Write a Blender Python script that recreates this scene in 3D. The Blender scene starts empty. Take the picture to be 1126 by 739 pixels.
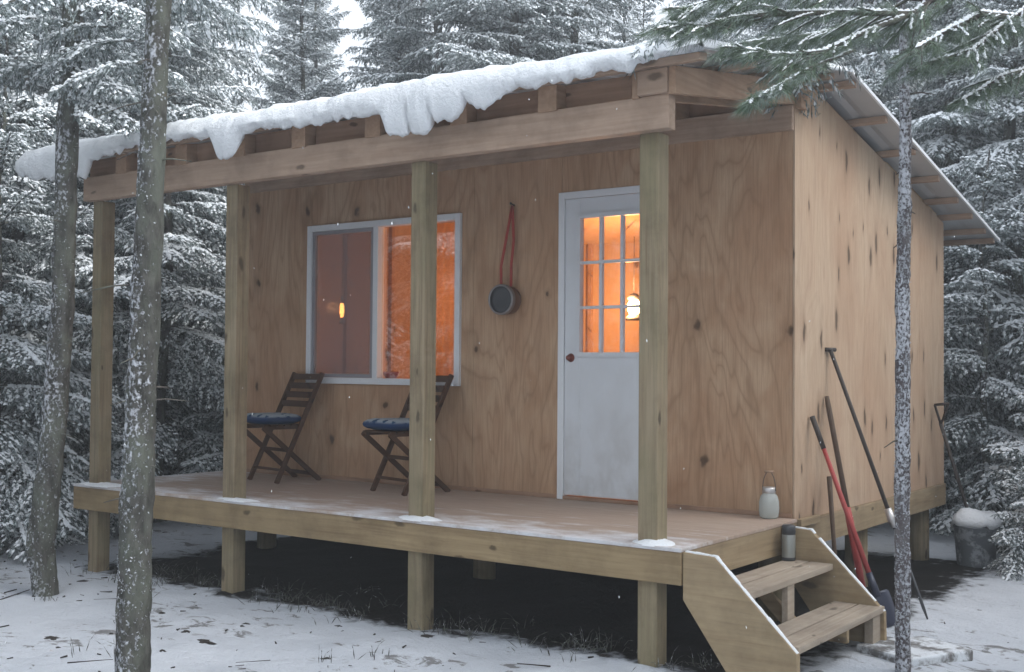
import bpy, math, random
import numpy as np
from mathutils import Vector, Matrix, noise

random.seed(7)
RNG = np.random.default_rng(7)
scene = bpy.context.scene
COL = scene.collection
GZ = -0.63                      # ground level; the deck top is z = 0

# ------------------------------------------------------------------ helpers
def V(*a): return Vector(a)

class MB:
    """collects shapes that become ONE mesh object"""
    def __init__(s):
        s.v = []; s.f = []; s.m = []; s.sm = []
    def add(s, verts, faces, mat=0, smooth=False):
        o = len(s.v); s.v += [tuple(p) for p in verts]
        for f in faces:
            s.f.append([i + o for i in f]); s.m.append(mat); s.sm.append(smooth)
        return s
    def box(s, a, b, mat=0):
        x0, y0, z0 = a; x1, y1, z1 = b
        vs = [(x0,y0,z0),(x1,y0,z0),(x1,y1,z0),(x0,y1,z0),(x0,y0,z1),(x1,y0,z1),(x1,y1,z1),(x0,y1,z1)]
        return s.add(vs, [(3,2,1,0),(4,5,6,7),(0,1,5,4),(1,2,6,5),(2,3,7,6),(3,0,4,7)], mat)
    def bar(s, p, q, w, h, up=(0,0,1), mat=0):
        """rectangular bar from p to q, w across, h along up"""
        p = Vector(p); q = Vector(q); d = (q - p).normalized()
        sd = d.cross(Vector(up)).normalized(); u = sd.cross(d).normalized()
        vs = []
        for c in (p, q):
            for a, b in ((-1,-1),(1,-1),(1,1),(-1,1)):
                vs.append(c + sd*(a*w/2) + u*(b*h/2))
        return s.add(vs, [(0,1,2,3),(7,6,5,4),(0,4,5,1),(1,5,6,2),(2,6,7,3),(3,7,4,0)], mat)
    def tube(s, pts, rad, n=10, mat=0, cap=True, wob=0.0, seed=0):
        pts = [Vector(p) for p in pts]
        if not hasattr(rad, '__len__'): rad = [rad]*len(pts)
        vs = []; fs = []
        ref = Vector((0.3,1,0.2)).normalized()
        for i, p in enumerate(pts):
            d = (pts[min(i+1,len(pts)-1)] - pts[max(i-1,0)]).normalized()
            a = d.cross(ref).normalized(); b = d.cross(a)
            for k in range(n):
                t = 2*math.pi*k/n; r = rad[i]
                if wob:
                    r *= 1 + wob*noise.noise(Vector((math.cos(t)*1.7+seed, math.sin(t)*1.7, p.z*5)))
                vs.append(p + (a*math.cos(t) + b*math.sin(t))*r)
        for i in range(len(pts)-1):
            for k in range(n):
                k2 = (k+1) % n
                fs.append((i*n+k, i*n+k2, (i+1)*n+k2, (i+1)*n+k))
        if cap:
            fs.append(tuple(range(n-1,-1,-1))); fs.append(tuple((len(pts)-1)*n+k for k in range(n)))
        return s.add(vs, fs, mat, True)
    def lathe(s, prof, c=(0,0,0), n=28, mat=0, axis='z'):
        vs = []; fs = []
        for r, h in prof:
            for k in range(n):
                t = 2*math.pi*k/n
                if axis == 'z': vs.append((c[0]+r*math.cos(t), c[1]+r*math.sin(t), c[2]+h))
                else:           vs.append((c[0]+r*math.cos(t), c[1]+h, c[2]+r*math.sin(t)))
        for i in range(len(prof)-1):
            for k in range(n):
                k2 = (k+1) % n
                fs.append((i*n+k, i*n+k2, (i+1)*n+k2, (i+1)*n+k))
        return s.add(vs, fs, mat, True)
    def prism(s, poly, axis, a, b, mat=0):
        """poly of 2D points pushed along an axis: 'x' -> (y,z), 'y' -> (x,z), 'z' -> (x,y)"""
        n = len(poly); vs = []
        for t in (a, b):
            for u, w in poly:
                vs.append({'x': (t,u,w), 'y': (u,t,w), 'z': (u,w,t)}[axis])
        fs = [tuple(range(n)), tuple(range(2*n-1, n-1, -1))] + [(i, (i+1)%n + 0, (i+1)%n+n, i+n) for i in range(n)]
        return s.add(vs, fs, mat)
    def build(s, name, mats, parent=None, off=(0,0,0), bevel=0):
        me = bpy.data.meshes.new(name)
        o = Vector(off)
        me.from_pydata([tuple(Vector(p)-o) for p in s.v], [], s.f)
        mats = mats if isinstance(mats, (list, tuple)) else [mats]
        for m in mats: me.materials.append(m)
        me.polygons.foreach_set('material_index', s.m); me.polygons.foreach_set('use_smooth', s.sm)
        me.validate(); me.update()
        import bmesh
        bm = bmesh.new(); bm.from_mesh(me); bmesh.ops.recalc_face_normals(bm, faces=bm.faces); bm.to_mesh(me); bm.free()
        ob = bpy.data.objects.new(name, me); COL.objects.link(ob)
        if parent: ob.parent = parent
        if bevel:
            md = ob.modifiers.new('bevel', 'BEVEL'); md.width = bevel; md.segments = 2; md.limit_method = 'ANGLE'
        return ob

def tag(o, label=None, cat=None, group=None, kind=None):
    if label: o['label'] = label
    if cat: o['category'] = cat
    if group: o['group'] = group
    if kind: o['kind'] = kind
    return o
def thing(name, label, cat, loc=(0,0,0), rz=0, group=None):
    o = bpy.data.objects.new(name, None); COL.objects.link(o)
    o.location = loc; o.rotation_euler = (0,0,rz); o.empty_display_size = .2
    return tag(o, label, cat, group)
def np_mesh(name, verts, tris, mats, mi=None, parent=None, smooth=False):
    me = bpy.data.meshes.new(name)
    nv, nt = len(verts), len(tris)
    me.vertices.add(nv); me.vertices.foreach_set('co', np.ascontiguousarray(verts, dtype=np.float32).ravel())
    me.loops.add(nt*3); me.loops.foreach_set('vertex_index', np.ascontiguousarray(tris, dtype=np.int32).ravel())
    me.polygons.add(nt)
    me.polygons.foreach_set('loop_start', np.arange(0, nt*3, 3, dtype=np.int32))
    me.polygons.foreach_set('loop_total', np.full(nt, 3, dtype=np.int32))
    for m in mats: me.materials.append(m)
    if mi is not None: me.polygons.foreach_set('material_index', np.asarray(mi, dtype=np.int32))
    me.polygons.foreach_set('use_smooth', np.full(nt, smooth, dtype=bool))
    me.update(); me.validate()
    ob = bpy.data.objects.new(name, me); COL.objects.link(ob)
    if parent: ob.parent = parent
    return ob

# ------------------------------------------------------------------ materials
class NT:
    def __init__(s, name):
        s.mat = bpy.data.materials.new(name); s.mat.use_nodes = True
        s.t = s.mat.node_tree; s.n = s.t.nodes; s.l = s.t.links
        s.b = s.n['Principled BSDF']; s.out = s.n['Material Output']
    def node(s, typ, ins=None, **kw):
        n = s.n.new(typ)
        for k, v in kw.items(): setattr(n, k, v)
        for k, v in (ins or {}).items(): s.set(n.inputs[k], v)
        return n
    def set(s, sock, v):
        if isinstance(v, bpy.types.NodeSocket): s.l.new(v, sock)
        elif isinstance(v, bpy.types.Node): s.l.new(v.outputs[0], sock)
        else: sock.default_value = v
    def math(s, op, a, b=0.0, clamp=False):
        n = s.n.new('ShaderNodeMath'); n.operation = op; n.use_clamp = clamp
        s.set(n.inputs[0], a); s.set(n.inputs[1], b); return n.outputs[0]
    def coord(s, scale=(1,1,1), kind='Object', loc=(0,0,0)):
        tc = s.n.new('ShaderNodeTexCoord'); mp = s.n.new('ShaderNodeMapping')
        mp.inputs['Scale'].default_value = scale; mp.inputs['Location'].default_value = loc
        s.l.new(tc.outputs[kind], mp.inputs[0]); return mp.outputs[0]
    def noise(s, vec, scale=5, detail=4, rough=.55, dist=0):
        n = s.n.new('ShaderNodeTexNoise'); s.l.new(vec, n.inputs['Vector'])
        n.inputs['Scale'].default_value = scale; n.inputs['Detail'].default_value = detail
        n.inputs['Roughness'].default_value = rough; n.inputs['Distortion'].default_value = dist
        return n.outputs['Fac']
    def ramp(s, fac, stops, interp='LINEAR'):
        n = s.n.new('ShaderNodeValToRGB'); e = n.color_ramp.elements; n.color_ramp.interpolation = interp
        while len(e) < len(stops): e.new(.5)
        for i, (p, c) in enumerate(stops):
            e[i].position = p; e[i].color = (c if hasattr(c, '__len__') else (c,c,c)) + ((1,) if not hasattr(c,'__len__') or len(c) == 3 else ())
        s.set(n.inputs[0], fac); return n.outputs[0]
    def step(s, x, a, b):
        n = s.n.new('ShaderNodeMapRange'); n.interpolation_type = 'SMOOTHSTEP'
        s.set(n.inputs[0], x); n.inputs[1].default_value = a; n.inputs[2].default_value = b; return n.outputs[0]
    def mix(s, fac, a, b, blend='MIX'):
        n = s.n.new('ShaderNodeMix'); n.data_type = 'RGBA'; n.blend_type = blend
        s.set(n.inputs[0], fac)
        for i, v in ((6,a),(7,b)):
            if hasattr(v, '__len__') and not isinstance(v, bpy.types.NodeSocket): v = tuple(v)[:3] + (1,)
            s.set(n.inputs[i], v)
        return n.outputs[2]
    def bump(s, h, strength=.4, dist=.01):
        n = s.n.new('ShaderNodeBump'); n.inputs['Strength'].default_value = strength; n.inputs['Distance'].default_value = dist
        s.set(n.inputs['Height'], h); s.l.new(n.outputs[0], s.b.inputs['Normal'])
    def done(s, col=None, rough=.7, spec=.3, **kw):
        if col is not None:
            if hasattr(col, '__len__') and not isinstance(col, bpy.types.NodeSocket): col = tuple(col)[:3] + (1,)
            s.set(s.b.inputs['Base Color'], col)
        s.set(s.b.inputs['Roughness'], rough); s.b.inputs['Specular IOR Level'].default_value = spec
        for k, v in kw.items(): s.set(s.b.inputs[k], v)
        return s.mat

def plain(name, col, rough=.6, spec=.3, var=.12, sc=14, metal=0):
    n = NT(name); f = n.noise(n.coord(), sc, 5)
    c = n.mix(f, [v*(1-var) for v in col], [min(1,v*(1+var)) for v in col])
    n.bump(n.noise(n.coord(), sc*5, 4), .15, .003)
    return n.done(c, rough, spec, Metallic=metal)

def knots(n, sc, dens, r0, r1, loc=(0,0,0)):
    """sparse stretched knots on a board face: 1 inside a knot, 0 outside.  sc = (across, along, grain axis)"""
    sep = n.n.new('ShaderNodeSeparateXYZ'); n.l.new(n.coord(loc=loc), sep.inputs[0])
    X, Y, Z = sep.outputs; ax = sc[2]
    al = {'x': X, 'y': Y, 'z': Z}[ax]
    ac = {'x': n.math('ADD', Y, Z), 'y': n.math('ADD', X, Z), 'z': n.math('ADD', X, Y)}[ax]
    wn = n.noise(n.coord(), 9, 3); wb = n.math('MULTIPLY', n.math('SUBTRACT', wn, .5), .35)
    cb = n.n.new('ShaderNodeCombineXYZ'); n.l.new(n.math('ADD', n.math('MULTIPLY', ac, sc[0]), wb), cb.inputs[0]); n.l.new(n.math('MULTIPLY', al, sc[1]), cb.inputs[1])
    vo = n.n.new('ShaderNodeTexVoronoi'); vo.voronoi_dimensions = '2D'; n.l.new(cb.outputs[0], vo.inputs['Vector']); vo.inputs['Scale'].default_value = 1
    sp = n.n.new('ShaderNodeSeparateColor'); n.l.new(vo.outputs['Color'], sp.inputs[0])
    gate = n.math('GREATER_THAN', sp.outputs[0], 1-dens)
    size = n.math('ADD', n.math('MULTIPLY', sp.outputs[1], .9), .35)
    d = n.math('DIVIDE', vo.outputs['Distance'], size)
    return n.math('MULTIPLY', n.math('SUBTRACT', 1, n.step(d, r0, r1)), gate)

def plywood(name, base, dark, light, knot_sc, dens, loc=(0,0,0), figure=12, spread=.55, kr=(.05,.13), rings=.5):
    n = NT(name)
    # contour lines of a slow noise field = the flame figure of rotary cut veneer
    f = n.noise(n.coord((1.15,1.15,.30), loc=loc), 1.7, 3, .5, .6)
    lines = n.math('PINGPONG', n.math('MULTIPLY', f, figure), .5)
    lines = n.ramp(lines, [(0,0.0),(.12,.65),(.5,1.0)])
    fine = n.noise(n.coord((34,34,1.2), loc=loc), 3, 4, .6)
    big = n.noise(n.coord((2.2,2.2,1.0), loc=loc), 1.5, 5, .6, .8)
    c = n.mix(n.ramp(big, [(.36,0.0),(.64,1.0)]), base, light)
    sepz = n.n.new('ShaderNodeSeparateXYZ'); n.l.new(n.coord(), sepz.inputs[0])
    foot_tone = n.math('ADD', n.math('MULTIPLY', n.noise(n.coord((3,3,.8)), 2.0, 5, .65), .55), n.math('MULTIPLY', sepz.outputs[2], -.9))  # darker towards the foot of the wall, with an uneven edge
    c = n.mix(n.math('MULTIPLY', n.step(foot_tone, .02, .42), .35), c, [v*.75 for v in dark])
    lf = n.math('MULTIPLY', n.math('SUBTRACT', 1, lines), rings)
    c = n.mix(lf, c, dark)
    hue = n.ramp(n.noise(n.coord((.8,.8,.5), loc=(loc[0]+5,loc[1],loc[2])), 1.3, 4, .6), [(.38,0.0),(.66,1.0)])
    c = n.mix(n.math('MULTIPLY', hue, .55), c, [base[0]*.93, base[1]*.80, base[2]*.74])
    c = n.mix(n.math('MULTIPLY', n.ramp(fine, [(.45,0.0),(.8,1.0)]), spread), c, dark)
    k = knots(n, knot_sc, dens, kr[0], kr[1], loc)
    halo = knots(n, knot_sc, dens, kr[0], kr[1]*2.6, loc)
    c = n.mix(n.math('MULTIPLY', halo, .4), c, dark)
    c = n.mix(n.math('MULTIPLY', k, .85), c, [v*.28 for v in dark])
    n.bump(n.math('ADD', fine, n.math('MULTIPLY', lines, .4)), .25, .004)
    return n.done(c, .75, .2)

def lumber(name, base, dark, axis, kn=.35, green=None, scale=1):
    n = NT(name)
    a = {'x': (1.3,26,26), 'y': (26,1.3,26), 'z': (26,26,1.3)}[axis]
    b = {'x': (.35,5,5), 'y': (5,.35,5), 'z': (5,5,.35)}[axis]
    ks = (6, 2.4, axis)
    f = n.noise(n.coord(a), 1.6*scale, 4, .6, .3); g = n.noise(n.coord(b), 1.4*scale, 3, .5, .5)
    c = n.mix(n.ramp(f, [(.35,0.0),(.72,1.0)]), base, dark)
    c = n.mix(n.math('MULTIPLY', n.ramp(g, [(.35,0.0),(.65,1.0)]), .55), c, [v*.78 for v in base])
    if green:
        gg = n.noise(n.coord((2,2,.8)), 2.2, 4)
        c = n.mix(n.math('MULTIPLY', n.ramp(gg, [(.4,0.0),(.7,1.0)]), .6), c, green)
    k = knots(n, ks, kn, .06, .15)
    c = n.mix(n.math('MULTIPLY', k, .8), c, [v*.3 for v in dark])
    stain = n.noise(n.coord((1,1,1)), 3.3, 5, .65)
    c = n.mix(n.math('MULTIPLY', n.ramp(stain, [(.46,0.0),(.70,1.0)]), .45), c, [v*.45 for v in dark])
    n.bump(f, .3, .004)
    return n.done(c, .72, .2)

M = {}
M['ply_front'] = plywood('plywood_front', (.455,.285,.172), (.235,.130,.070), (.575,.405,.265), (3.4,2.2,'z'), .24, figure=15, rings=.50, kr=(.04,.13))
M['ply_side']  = plywood('plywood_side',  (.465,.335,.232), (.265,.168,.108), (.55,.42,.302), (6.5,1.9,'z'), .55, loc=(3,1,4), figure=9, rings=.25, kr=(.07,.16))
M['ply_inside'] = plywood('plywood_inside', (.50,.36,.23), (.34,.22,.13), (.55,.42,.28), (4,2,'z'), .4, loc=(8,2,1), rings=.3)
M['deck'] = None
GREEN = (.190,.172,.098)
M['treated_x'] = lumber('treated_board_lengthwise', (.37,.275,.155), (.215,.145,.078), 'x', .6)
M['treated_y'] = lumber('treated_board_deep', (.36,.275,.17), (.215,.15,.088), 'y', .5)
M['post'] = lumber('treated_post', (.34,.272,.178), (.165,.118,.068), 'z', .4, GREEN)
M['beam_x'] = lumber('spruce_beam', (.49,.355,.265), (.36,.245,.175), 'x', .18)
M['raft'] = lumber('spruce_rafter', (.46,.31,.21), (.33,.2,.13), 'y', .35)
M['block'] = lumber('rough_blocking', (.40,.25,.17), (.27,.16,.10), 'x', .3)
M['stair'] = lumber('stair_board', (.44,.37,.295), (.29,.23,.175), 'y', .4)
M['stringer'] = lumber('stringer_plank', (.40,.305,.185), (.26,.185,.11), 'x', .3)
M['white'] = plain('white_vinyl', (.74,.76,.79), .35, .5, .04)
def m_door():
    n = NT('white_painted_steel'); sep = n.n.new('ShaderNodeSeparateXYZ'); n.l.new(n.coord(), sep.inputs[0])
    g = n.noise(n.coord((1.5,1.5,1)), 3, 6, .65); low = n.math('SUBTRACT', 1, n.step(sep.outputs[2], .0, .75))
    d = n.math('MULTIPLY', n.ramp(g, [(.42,0.0),(.70,1.0)]), n.math('ADD', n.math('MULTIPLY', low, .45), .14))
    c = n.mix(d, (.70,.73,.77), (.36,.34,.31))
    sc = n.step(n.noise(n.coord((30,30,3)), 2.0, 4, .7, 1.5), .70, .76)
    c = n.mix(n.math('MULTIPLY', sc, .25), c, (.30,.29,.28))
    return n.done(c, .45, .4)
M['door'] = m_door()
M['metal_roof'] = plain('galvanised_roof_sheet', (.47,.48,.49), .45, .5, .12, 6, .35)
M['chair'] = lumber('dark_stained_wood', (.105,.052,.028), (.048,.024,.013), 'y', .05)
M['dark'] = plain('dark_grey_metal', (.045,.047,.052), .5, .5, .25)
M['rim_metal'] = plain('bright_tin', (.55,.53,.52), .35, .5, .15, 30, .7)
M['pan_side'] = plain('browned_pan_side', (.16,.085,.055), .55, .4, .2)
M['red'] = plain('red_strap', (.36,.045,.03), .6, .3, .15, 40)
M['red_paint'] = plain('red_painted_handle', (.34,.05,.045), .5, .4, .3, 20)
M['handle'] = plain('worn_wood_handle', (.095,.062,.042), .65, .3, .3, 20)
M['dark_handle'] = plain('dark_handle', (.055,.045,.040), .6, .3, .3, 20)
M['navy'] = plain('navy_blade', (.022,.026,.050), .4, .5, .25)
def m_slab():
    n = NT('snowy_slab'); f = n.step(n.noise(n.coord(), 6, 6, .7), .42, .58)
    n.bump(n.noise(n.coord(), 12, 5), .5, .02)
    return n.done(n.mix(f, (.16,.155,.15), (.66,.69,.72)), .85, .1)
M['slab'] = m_slab()
def m_bucket():
    n = NT('snow_flecked_zinc'); f = n.step(n.noise(n.coord(), 8, 6, .7), .50, .62)
    c = n.mix(n.noise(n.coord(), 5, 4), (.13,.145,.16), (.22,.235,.25))
    return n.done(n.mix(n.math('MULTIPLY', f, .7), c, (.55,.58,.62)), .6, .3)
M['bucket'] = m_bucket()
M['brass'] = plain('reddish_knob', (.20,.05,.035), .4, .5, .2, 10, .2)
M['pan_rim'] = plain('dull_pan_rim', (.27,.25,.25), .4, .5, .25, 30, .6)

def m_deck():
    n = NT('deck_plywood')
    g = n.noise(n.coord((1.2,16,16)), 2.2, 4, .6); big = n.noise(n.coord((.7,1.6,1)), 1.6, 4)
    c = n.mix(n.ramp(g, [(.35,0.0),(.7,1.0)]), (.42,.33,.265), (.31,.235,.185))
    c = n.mix(n.math('MULTIPLY', n.ramp(big, [(.35,0.0),(.65,1.0)]), .5), c, (.39,.28,.22))
    # dusting of snow: patchy, thicker along the open front edge where it blows in
    sep = n.n.new('ShaderNodeSeparateXYZ'); n.l.new(n.coord(), sep.inputs[0])
    edge = n.step(sep.outputs[1], -0.75, -1.5)
    edge_l = n.step(sep.outputs[0], -4.2, -5.1)
    edge = n.math('MAXIMUM', edge, edge_l)
    pat = n.noise(n.coord((1.4,3.2,1)), 2.2, 6, .62)
    fine = n.noise(n.coord(), 60, 4, .7)
    s = n.math('ADD', n.math('ADD', n.math('MULTIPLY', edge, .30), pat), n.math('MULTIPLY', fine, .22))
    s = n.step(s, .69, 1.02)
    c = n.mix(n.math('MULTIPLY', s, .75), c, (.72,.74,.78))
    n.bump(g, .2, .004)
    return n.done(c, .7, .25)
M['deck'] = m_deck()

def m_snow():
    n = NT('snow')
    f = n.noise(n.coord(), 9, 6, .6); g = n.noise(n.coord(), 60, 5, .65)
    c = n.mix(f, (.80,.83,.86), (.90,.92,.94))
    n.bump(n.math('ADD', n.math('MULTIPLY', f, .8), n.math('MULTIPLY', g, .6)), .75, .03)
    return n.done(c, .75, .15, **{'Subsurface Weight': .0})
M['snow'] = m_snow()

def m_needles(name, a, b, frost=.86):
    n = NT(name)
    oi = n.n.new('ShaderNodeObjectInfo')
    f = n.noise(n.coord(), 4, 3); 
    c = n.mix(f, a, b)
    c = n.mix(n.math('MULTIPLY', oi.outputs['Random'], .5), c, [v*.7 for v in a])
    # frost and powder in the needles; default strength also stands in for haze
    fr = n.ramp(n.noise(n.coord(), 23, 4, .7), [(.44,0.0),(.64,1.0)])
    c = n.mix(n.math('MULTIPLY', fr, frost), c, (.54,.60,.62))
    return n.done(c, .75, .15)
M['needles'] = m_needles('spruce_needles', (.062,.086,.080), (.110,.136,.126))
M['pine_needles'] = m_needles('pine_needles', (.100,.150,.090), (.170,.225,.145), .5)
def m_tree_snow():
    n = NT('branch_snow'); f = n.noise(n.coord(), 30, 4)
    return n.done(n.mix(f, (.70,.74,.77), (.88,.90,.92)), .8, .1)
M['tsnow'] = m_tree_snow()
M['frost'] = plain('bark_frost', (.50,.52,.55), .85, .1, .25, 30)

def m_bark(name, a, b, snow_amt, lich=(.16,.18,.14), side=(-.3,-.6,0), sc=1):
    n = NT(name)
    f = n.noise(n.coord((14,14,5)), 2.2*sc, 6, .65, .4); g = n.noise(n.coord((5,5,2.5)), 2.0*sc, 4)
    c = n.mix(n.ramp(f, [(.35,0.0),(.68,1.0)]), a, b)
    c = n.mix(n.math('MULTIPLY', n.ramp(g, [(.42,0.0),(.62,1.0)]), .65), c, lich)
    s = n.noise(n.coord((26,26,20)), 1.9*sc, 6, .68); s2 = n.noise(n.coord((3,3,1.2)), 1.6, 3)
    ge = n.n.new('ShaderNodeNewGeometry'); dt = n.n.new('ShaderNodeVectorMath'); dt.operation = 'DOT_PRODUCT'
    n.l.new(ge.outputs['Normal'], dt.inputs[0]); dt.inputs[1].default_value = side
    k = n.math('ADD', n.math('ADD', s, n.math('MULTIPLY', n.math('SUBTRACT', s2, .5), .45)), n.math('MULTIPLY', dt.outputs['Value'], .10))
    k = n.step(k, .68-snow_amt, .80-snow_amt)
    c = n.mix(n.math('MULTIPLY', k, .85), c, (.66,.68,.73))
    n.bump(n.math('ADD', f, n.math('MULTIPLY', k, .8)), .8, .02)
    return n.done(c, .85, .1)
M['bark'] = m_bark('spruce_bark', (.038,.038,.033), (.110,.107,.098), .13, (.135,.148,.12))
M['bark_thin'] = m_bark('sapling_bark', (.075,.062,.064), (.17,.15,.155), .19, (.2,.19,.19), (.2,-.5,0), 1.5)
M['bark_far'] = m_bark('forest_bark', (.045,.042,.040), (.10,.095,.09), .10)
M['limb'] = m_bark('pine_limb', (.07,.06,.055), (.14,.125,.115), .02)

def m_ground():
    n = NT('snowy_ground')
    gen = n.coord()
    sep = n.n.new('ShaderNodeSeparateXYZ'); n.l.new(gen, sep.inputs[0])
    wob = n.noise(n.coord(), 2.6, 5, .65); wob2 = n.noise(n.coord(), 11, 4, .6)
    w = n.math('ADD', n.math('MULTIPLY', n.math('SUBTRACT', wob, .5), .9), n.math('MULTIPLY', n.math('SUBTRACT', wob2, .5), .35))
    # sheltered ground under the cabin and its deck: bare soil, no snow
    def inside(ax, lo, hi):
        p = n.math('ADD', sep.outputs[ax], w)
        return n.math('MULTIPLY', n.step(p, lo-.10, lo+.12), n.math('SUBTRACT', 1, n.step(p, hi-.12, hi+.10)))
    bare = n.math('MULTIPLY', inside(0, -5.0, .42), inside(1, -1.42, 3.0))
    # litter: twigs, cones and trodden patches showing through
    d1 = n.noise(n.coord((1,1.5,1)), 5.5, 6, .7, .6); d2 = n.noise(n.coord(), .9, 3)
    lit = n.math('ADD', d1, n.math('MULTIPLY', n.math('SUBTRACT', d2, .5), .5))
    tx = n.math('SUBTRACT', sep.outputs[0], 1.0); ty = n.math('SUBTRACT', sep.outputs[1], -.9)
    trod = n.math('SQRT', n.math('ADD', n.math('MULTIPLY', tx, tx), n.math('MULTIPLY', n.math('MULTIPLY', ty, ty), .45)))
    trod = n.math('SUBTRACT', 1, n.step(trod, .35, 1.25))
    near_ = n.math('SUBTRACT', 1, n.step(n.math('ABSOLUTE', n.math('ADD', sep.outputs[1], 1.75)), .2, 1.3))
    lit = n.math('ADD', n.math('ADD', lit, n.math('MULTIPLY', trod, .10)), n.math('MULTIPLY', near_, .025))
    lit = n.step(lit, .600, .675)
    d3 = n.step(n.noise(n.coord(), 34, 4, .7), .66, .74)
    lit = n.math('MAXIMUM', n.math('MULTIPLY', lit, .8), n.math('MULTIPLY', d3, .55))
    soil = n.mix(n.noise(n.coord(), 20, 6, .7), (.004,.0035,.003), (.014,.012,.010))  # soil coloured near black to deepen the shade under the deck
    snow = n.mix(n.noise(n.coord(), 3, 5), (.45,.48,.525), (.66,.69,.735))
    litc = n.mix(n.noise(n.coord(), 14, 5), (.05,.045,.04), (.22,.21,.20))
    c = n.mix(lit, snow, litc)
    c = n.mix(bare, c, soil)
    h = n.math('ADD', n.noise(n.coord(), 7, 6, .65), n.math('MULTIPLY', n.noise(n.coord(), 45, 5, .7), .35))
    n.bump(h, .7, .06)
    return n.done(c, .85, .1)
M['ground'] = m_ground()

def m_cushion():
    n = NT('blue_patterned_cloth')
    v = n.n.new('ShaderNodeTexVoronoi'); n.l.new(n.coord(), v.inputs['Vector']); v.inputs['Scale'].default_value = 17; v.feature = 'SMOOTH_F1'
    d = n.noise(n.coord(), 26, 3, .6, 1.2)
    k = n.step(n.math('ADD', v.outputs['Distance'], d), .70, .90)
    sep = n.n.new('ShaderNodeSeparateXYZ'); n.l.new(n.coord(), sep.inputs[0])
    top = n.step(sep.outputs[2], .490, .512)
    c = n.mix(k, (.014,.055,.12), (.32,.37,.41))
    c = n.mix(top, (.010,.036,.105), c)
    return n.done(c, .9, .1)
M['cushion'] = m_cushion()

def m_glass(name, ior, tint=(1,1,1)):
    n = NT(name)
    tr = n.node('ShaderNodeBsdfTransparent', {'Color': tint + (1,)}); gl = n.node('ShaderNodeBsdfGlossy', {'Roughness': .02})
    lw = n.node('ShaderNodeLayerWeight', {'Blend': .5}); f5 = n.math('POWER', lw.outputs['Facing'], 4.0)
    fr = n.math('ADD', n.math('MULTIPLY', f5, .9*(1-ior)), ior, True); mx = n.n.new('ShaderNodeMixShader')
    n.l.new(fr, mx.inputs[0]); n.l.new(tr.outputs[0], mx.inputs[1]); n.l.new(gl.outputs[0], mx.inputs[2])
    n.l.new(mx.outputs[0], n.out.inputs[0]); return n.mat
M['glass'] = m_glass('window_glass', .19, (.95,.96,.96))
M['glass_door'] = m_glass('door_glass', .05, (.97,.97,.97))
def m_screen():
    n = NT('insect_screen')
    tr = n.n.new('ShaderNodeBsdfTransparent'); df = n.node('ShaderNodeBsdfDiffuse', {'Color': (.24,.21,.22,1)}); mx = n.n.new('ShaderNodeMixShader')
    mx.inputs[0].default_value = .52  # grey of the mesh doubles as the pane's blurred reflection
    n.l.new(tr.outputs[0], mx.inputs[1]); n.l.new(df.outputs[0], mx.inputs[2]); n.l.new(mx.outputs[0], n.out.inputs[0]); return n.mat
M['screen'] = m_screen()
def m_emit(name, col, s):
    n = NT(name); n.b.inputs['Emission Color'].default_value = col + (1,); n.b.inputs['Emission Strength'].default_value = s
    return n.done(col, .5)
M['flame'] = m_emit('lit_lantern_globe', (1,.62,.22), 14)
M['ember'] = m_emit('dim_lantern_globe', (1,.42,.10), 4)
def m_curtain():
    n = NT('orange_curtain'); tl = n.node('ShaderNodeBsdfTranslucent', {'Color': (.95,.74,.42,1)}); df = n.node('ShaderNodeBsdfDiffuse', {'Color': (.85,.60,.32,1)})
    mx = n.n.new('ShaderNodeMixShader'); mx.inputs[0].default_value = .2
    n.l.new(tl.outputs[0], mx.inputs[1]); n.l.new(df.outputs[0], mx.inputs[2]); n.l.new(mx.outputs[0], n.out.inputs[0]); return n.mat
M['curtain'] = m_curtain()
def m_jar():
    n = NT('milky_glass')
    return n.done((.78,.84,.82), .18, .5, **{'Transmission Weight': .62})
M['jar'] = m_jar()

# ------------------------------------------------------------------ camera
cam = bpy.data.cameras.new('camera'); co = bpy.data.objects.new('camera', cam); COL.objects.link(co)
R_ = Vector((.81057531,.58558834,.00734603)); U_ = Vector((.00892926,-.02490026,.99965006)); F_ = Vector((-.58556634,.81022607,.02541241))
CP = Vector((2.801,-6.7752,.8999))
mw = Matrix.Identity(4)
for i in range(3):
    mw[i][0] = R_[i]; mw[i][1] = U_[i]; mw[i][2] = -F_[i]; mw[i][3] = CP[i]
co.matrix_world = mw
FPX = 1305.5
cam.sensor_width = 36; cam.lens = FPX/1126*36; cam.clip_end = 600; cam.clip_start = .05
scene.camera = co
def px_of(P):
    d = Vector(P)-CP; z = d.dot(F_); return 563+FPX*d.dot(R_)/z, 369.5-FPX*d.dot(U_)/z
def ray(x, y): return F_ + R_*((x-563)/FPX) - U_*((y-369.5)/FPX)
def at(x, y, t): return CP + ray(x,y)*t
def on(x, y, ax, v):
    d = ray(x,y); return CP + d*((v-CP[ax])/d[ax])

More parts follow.
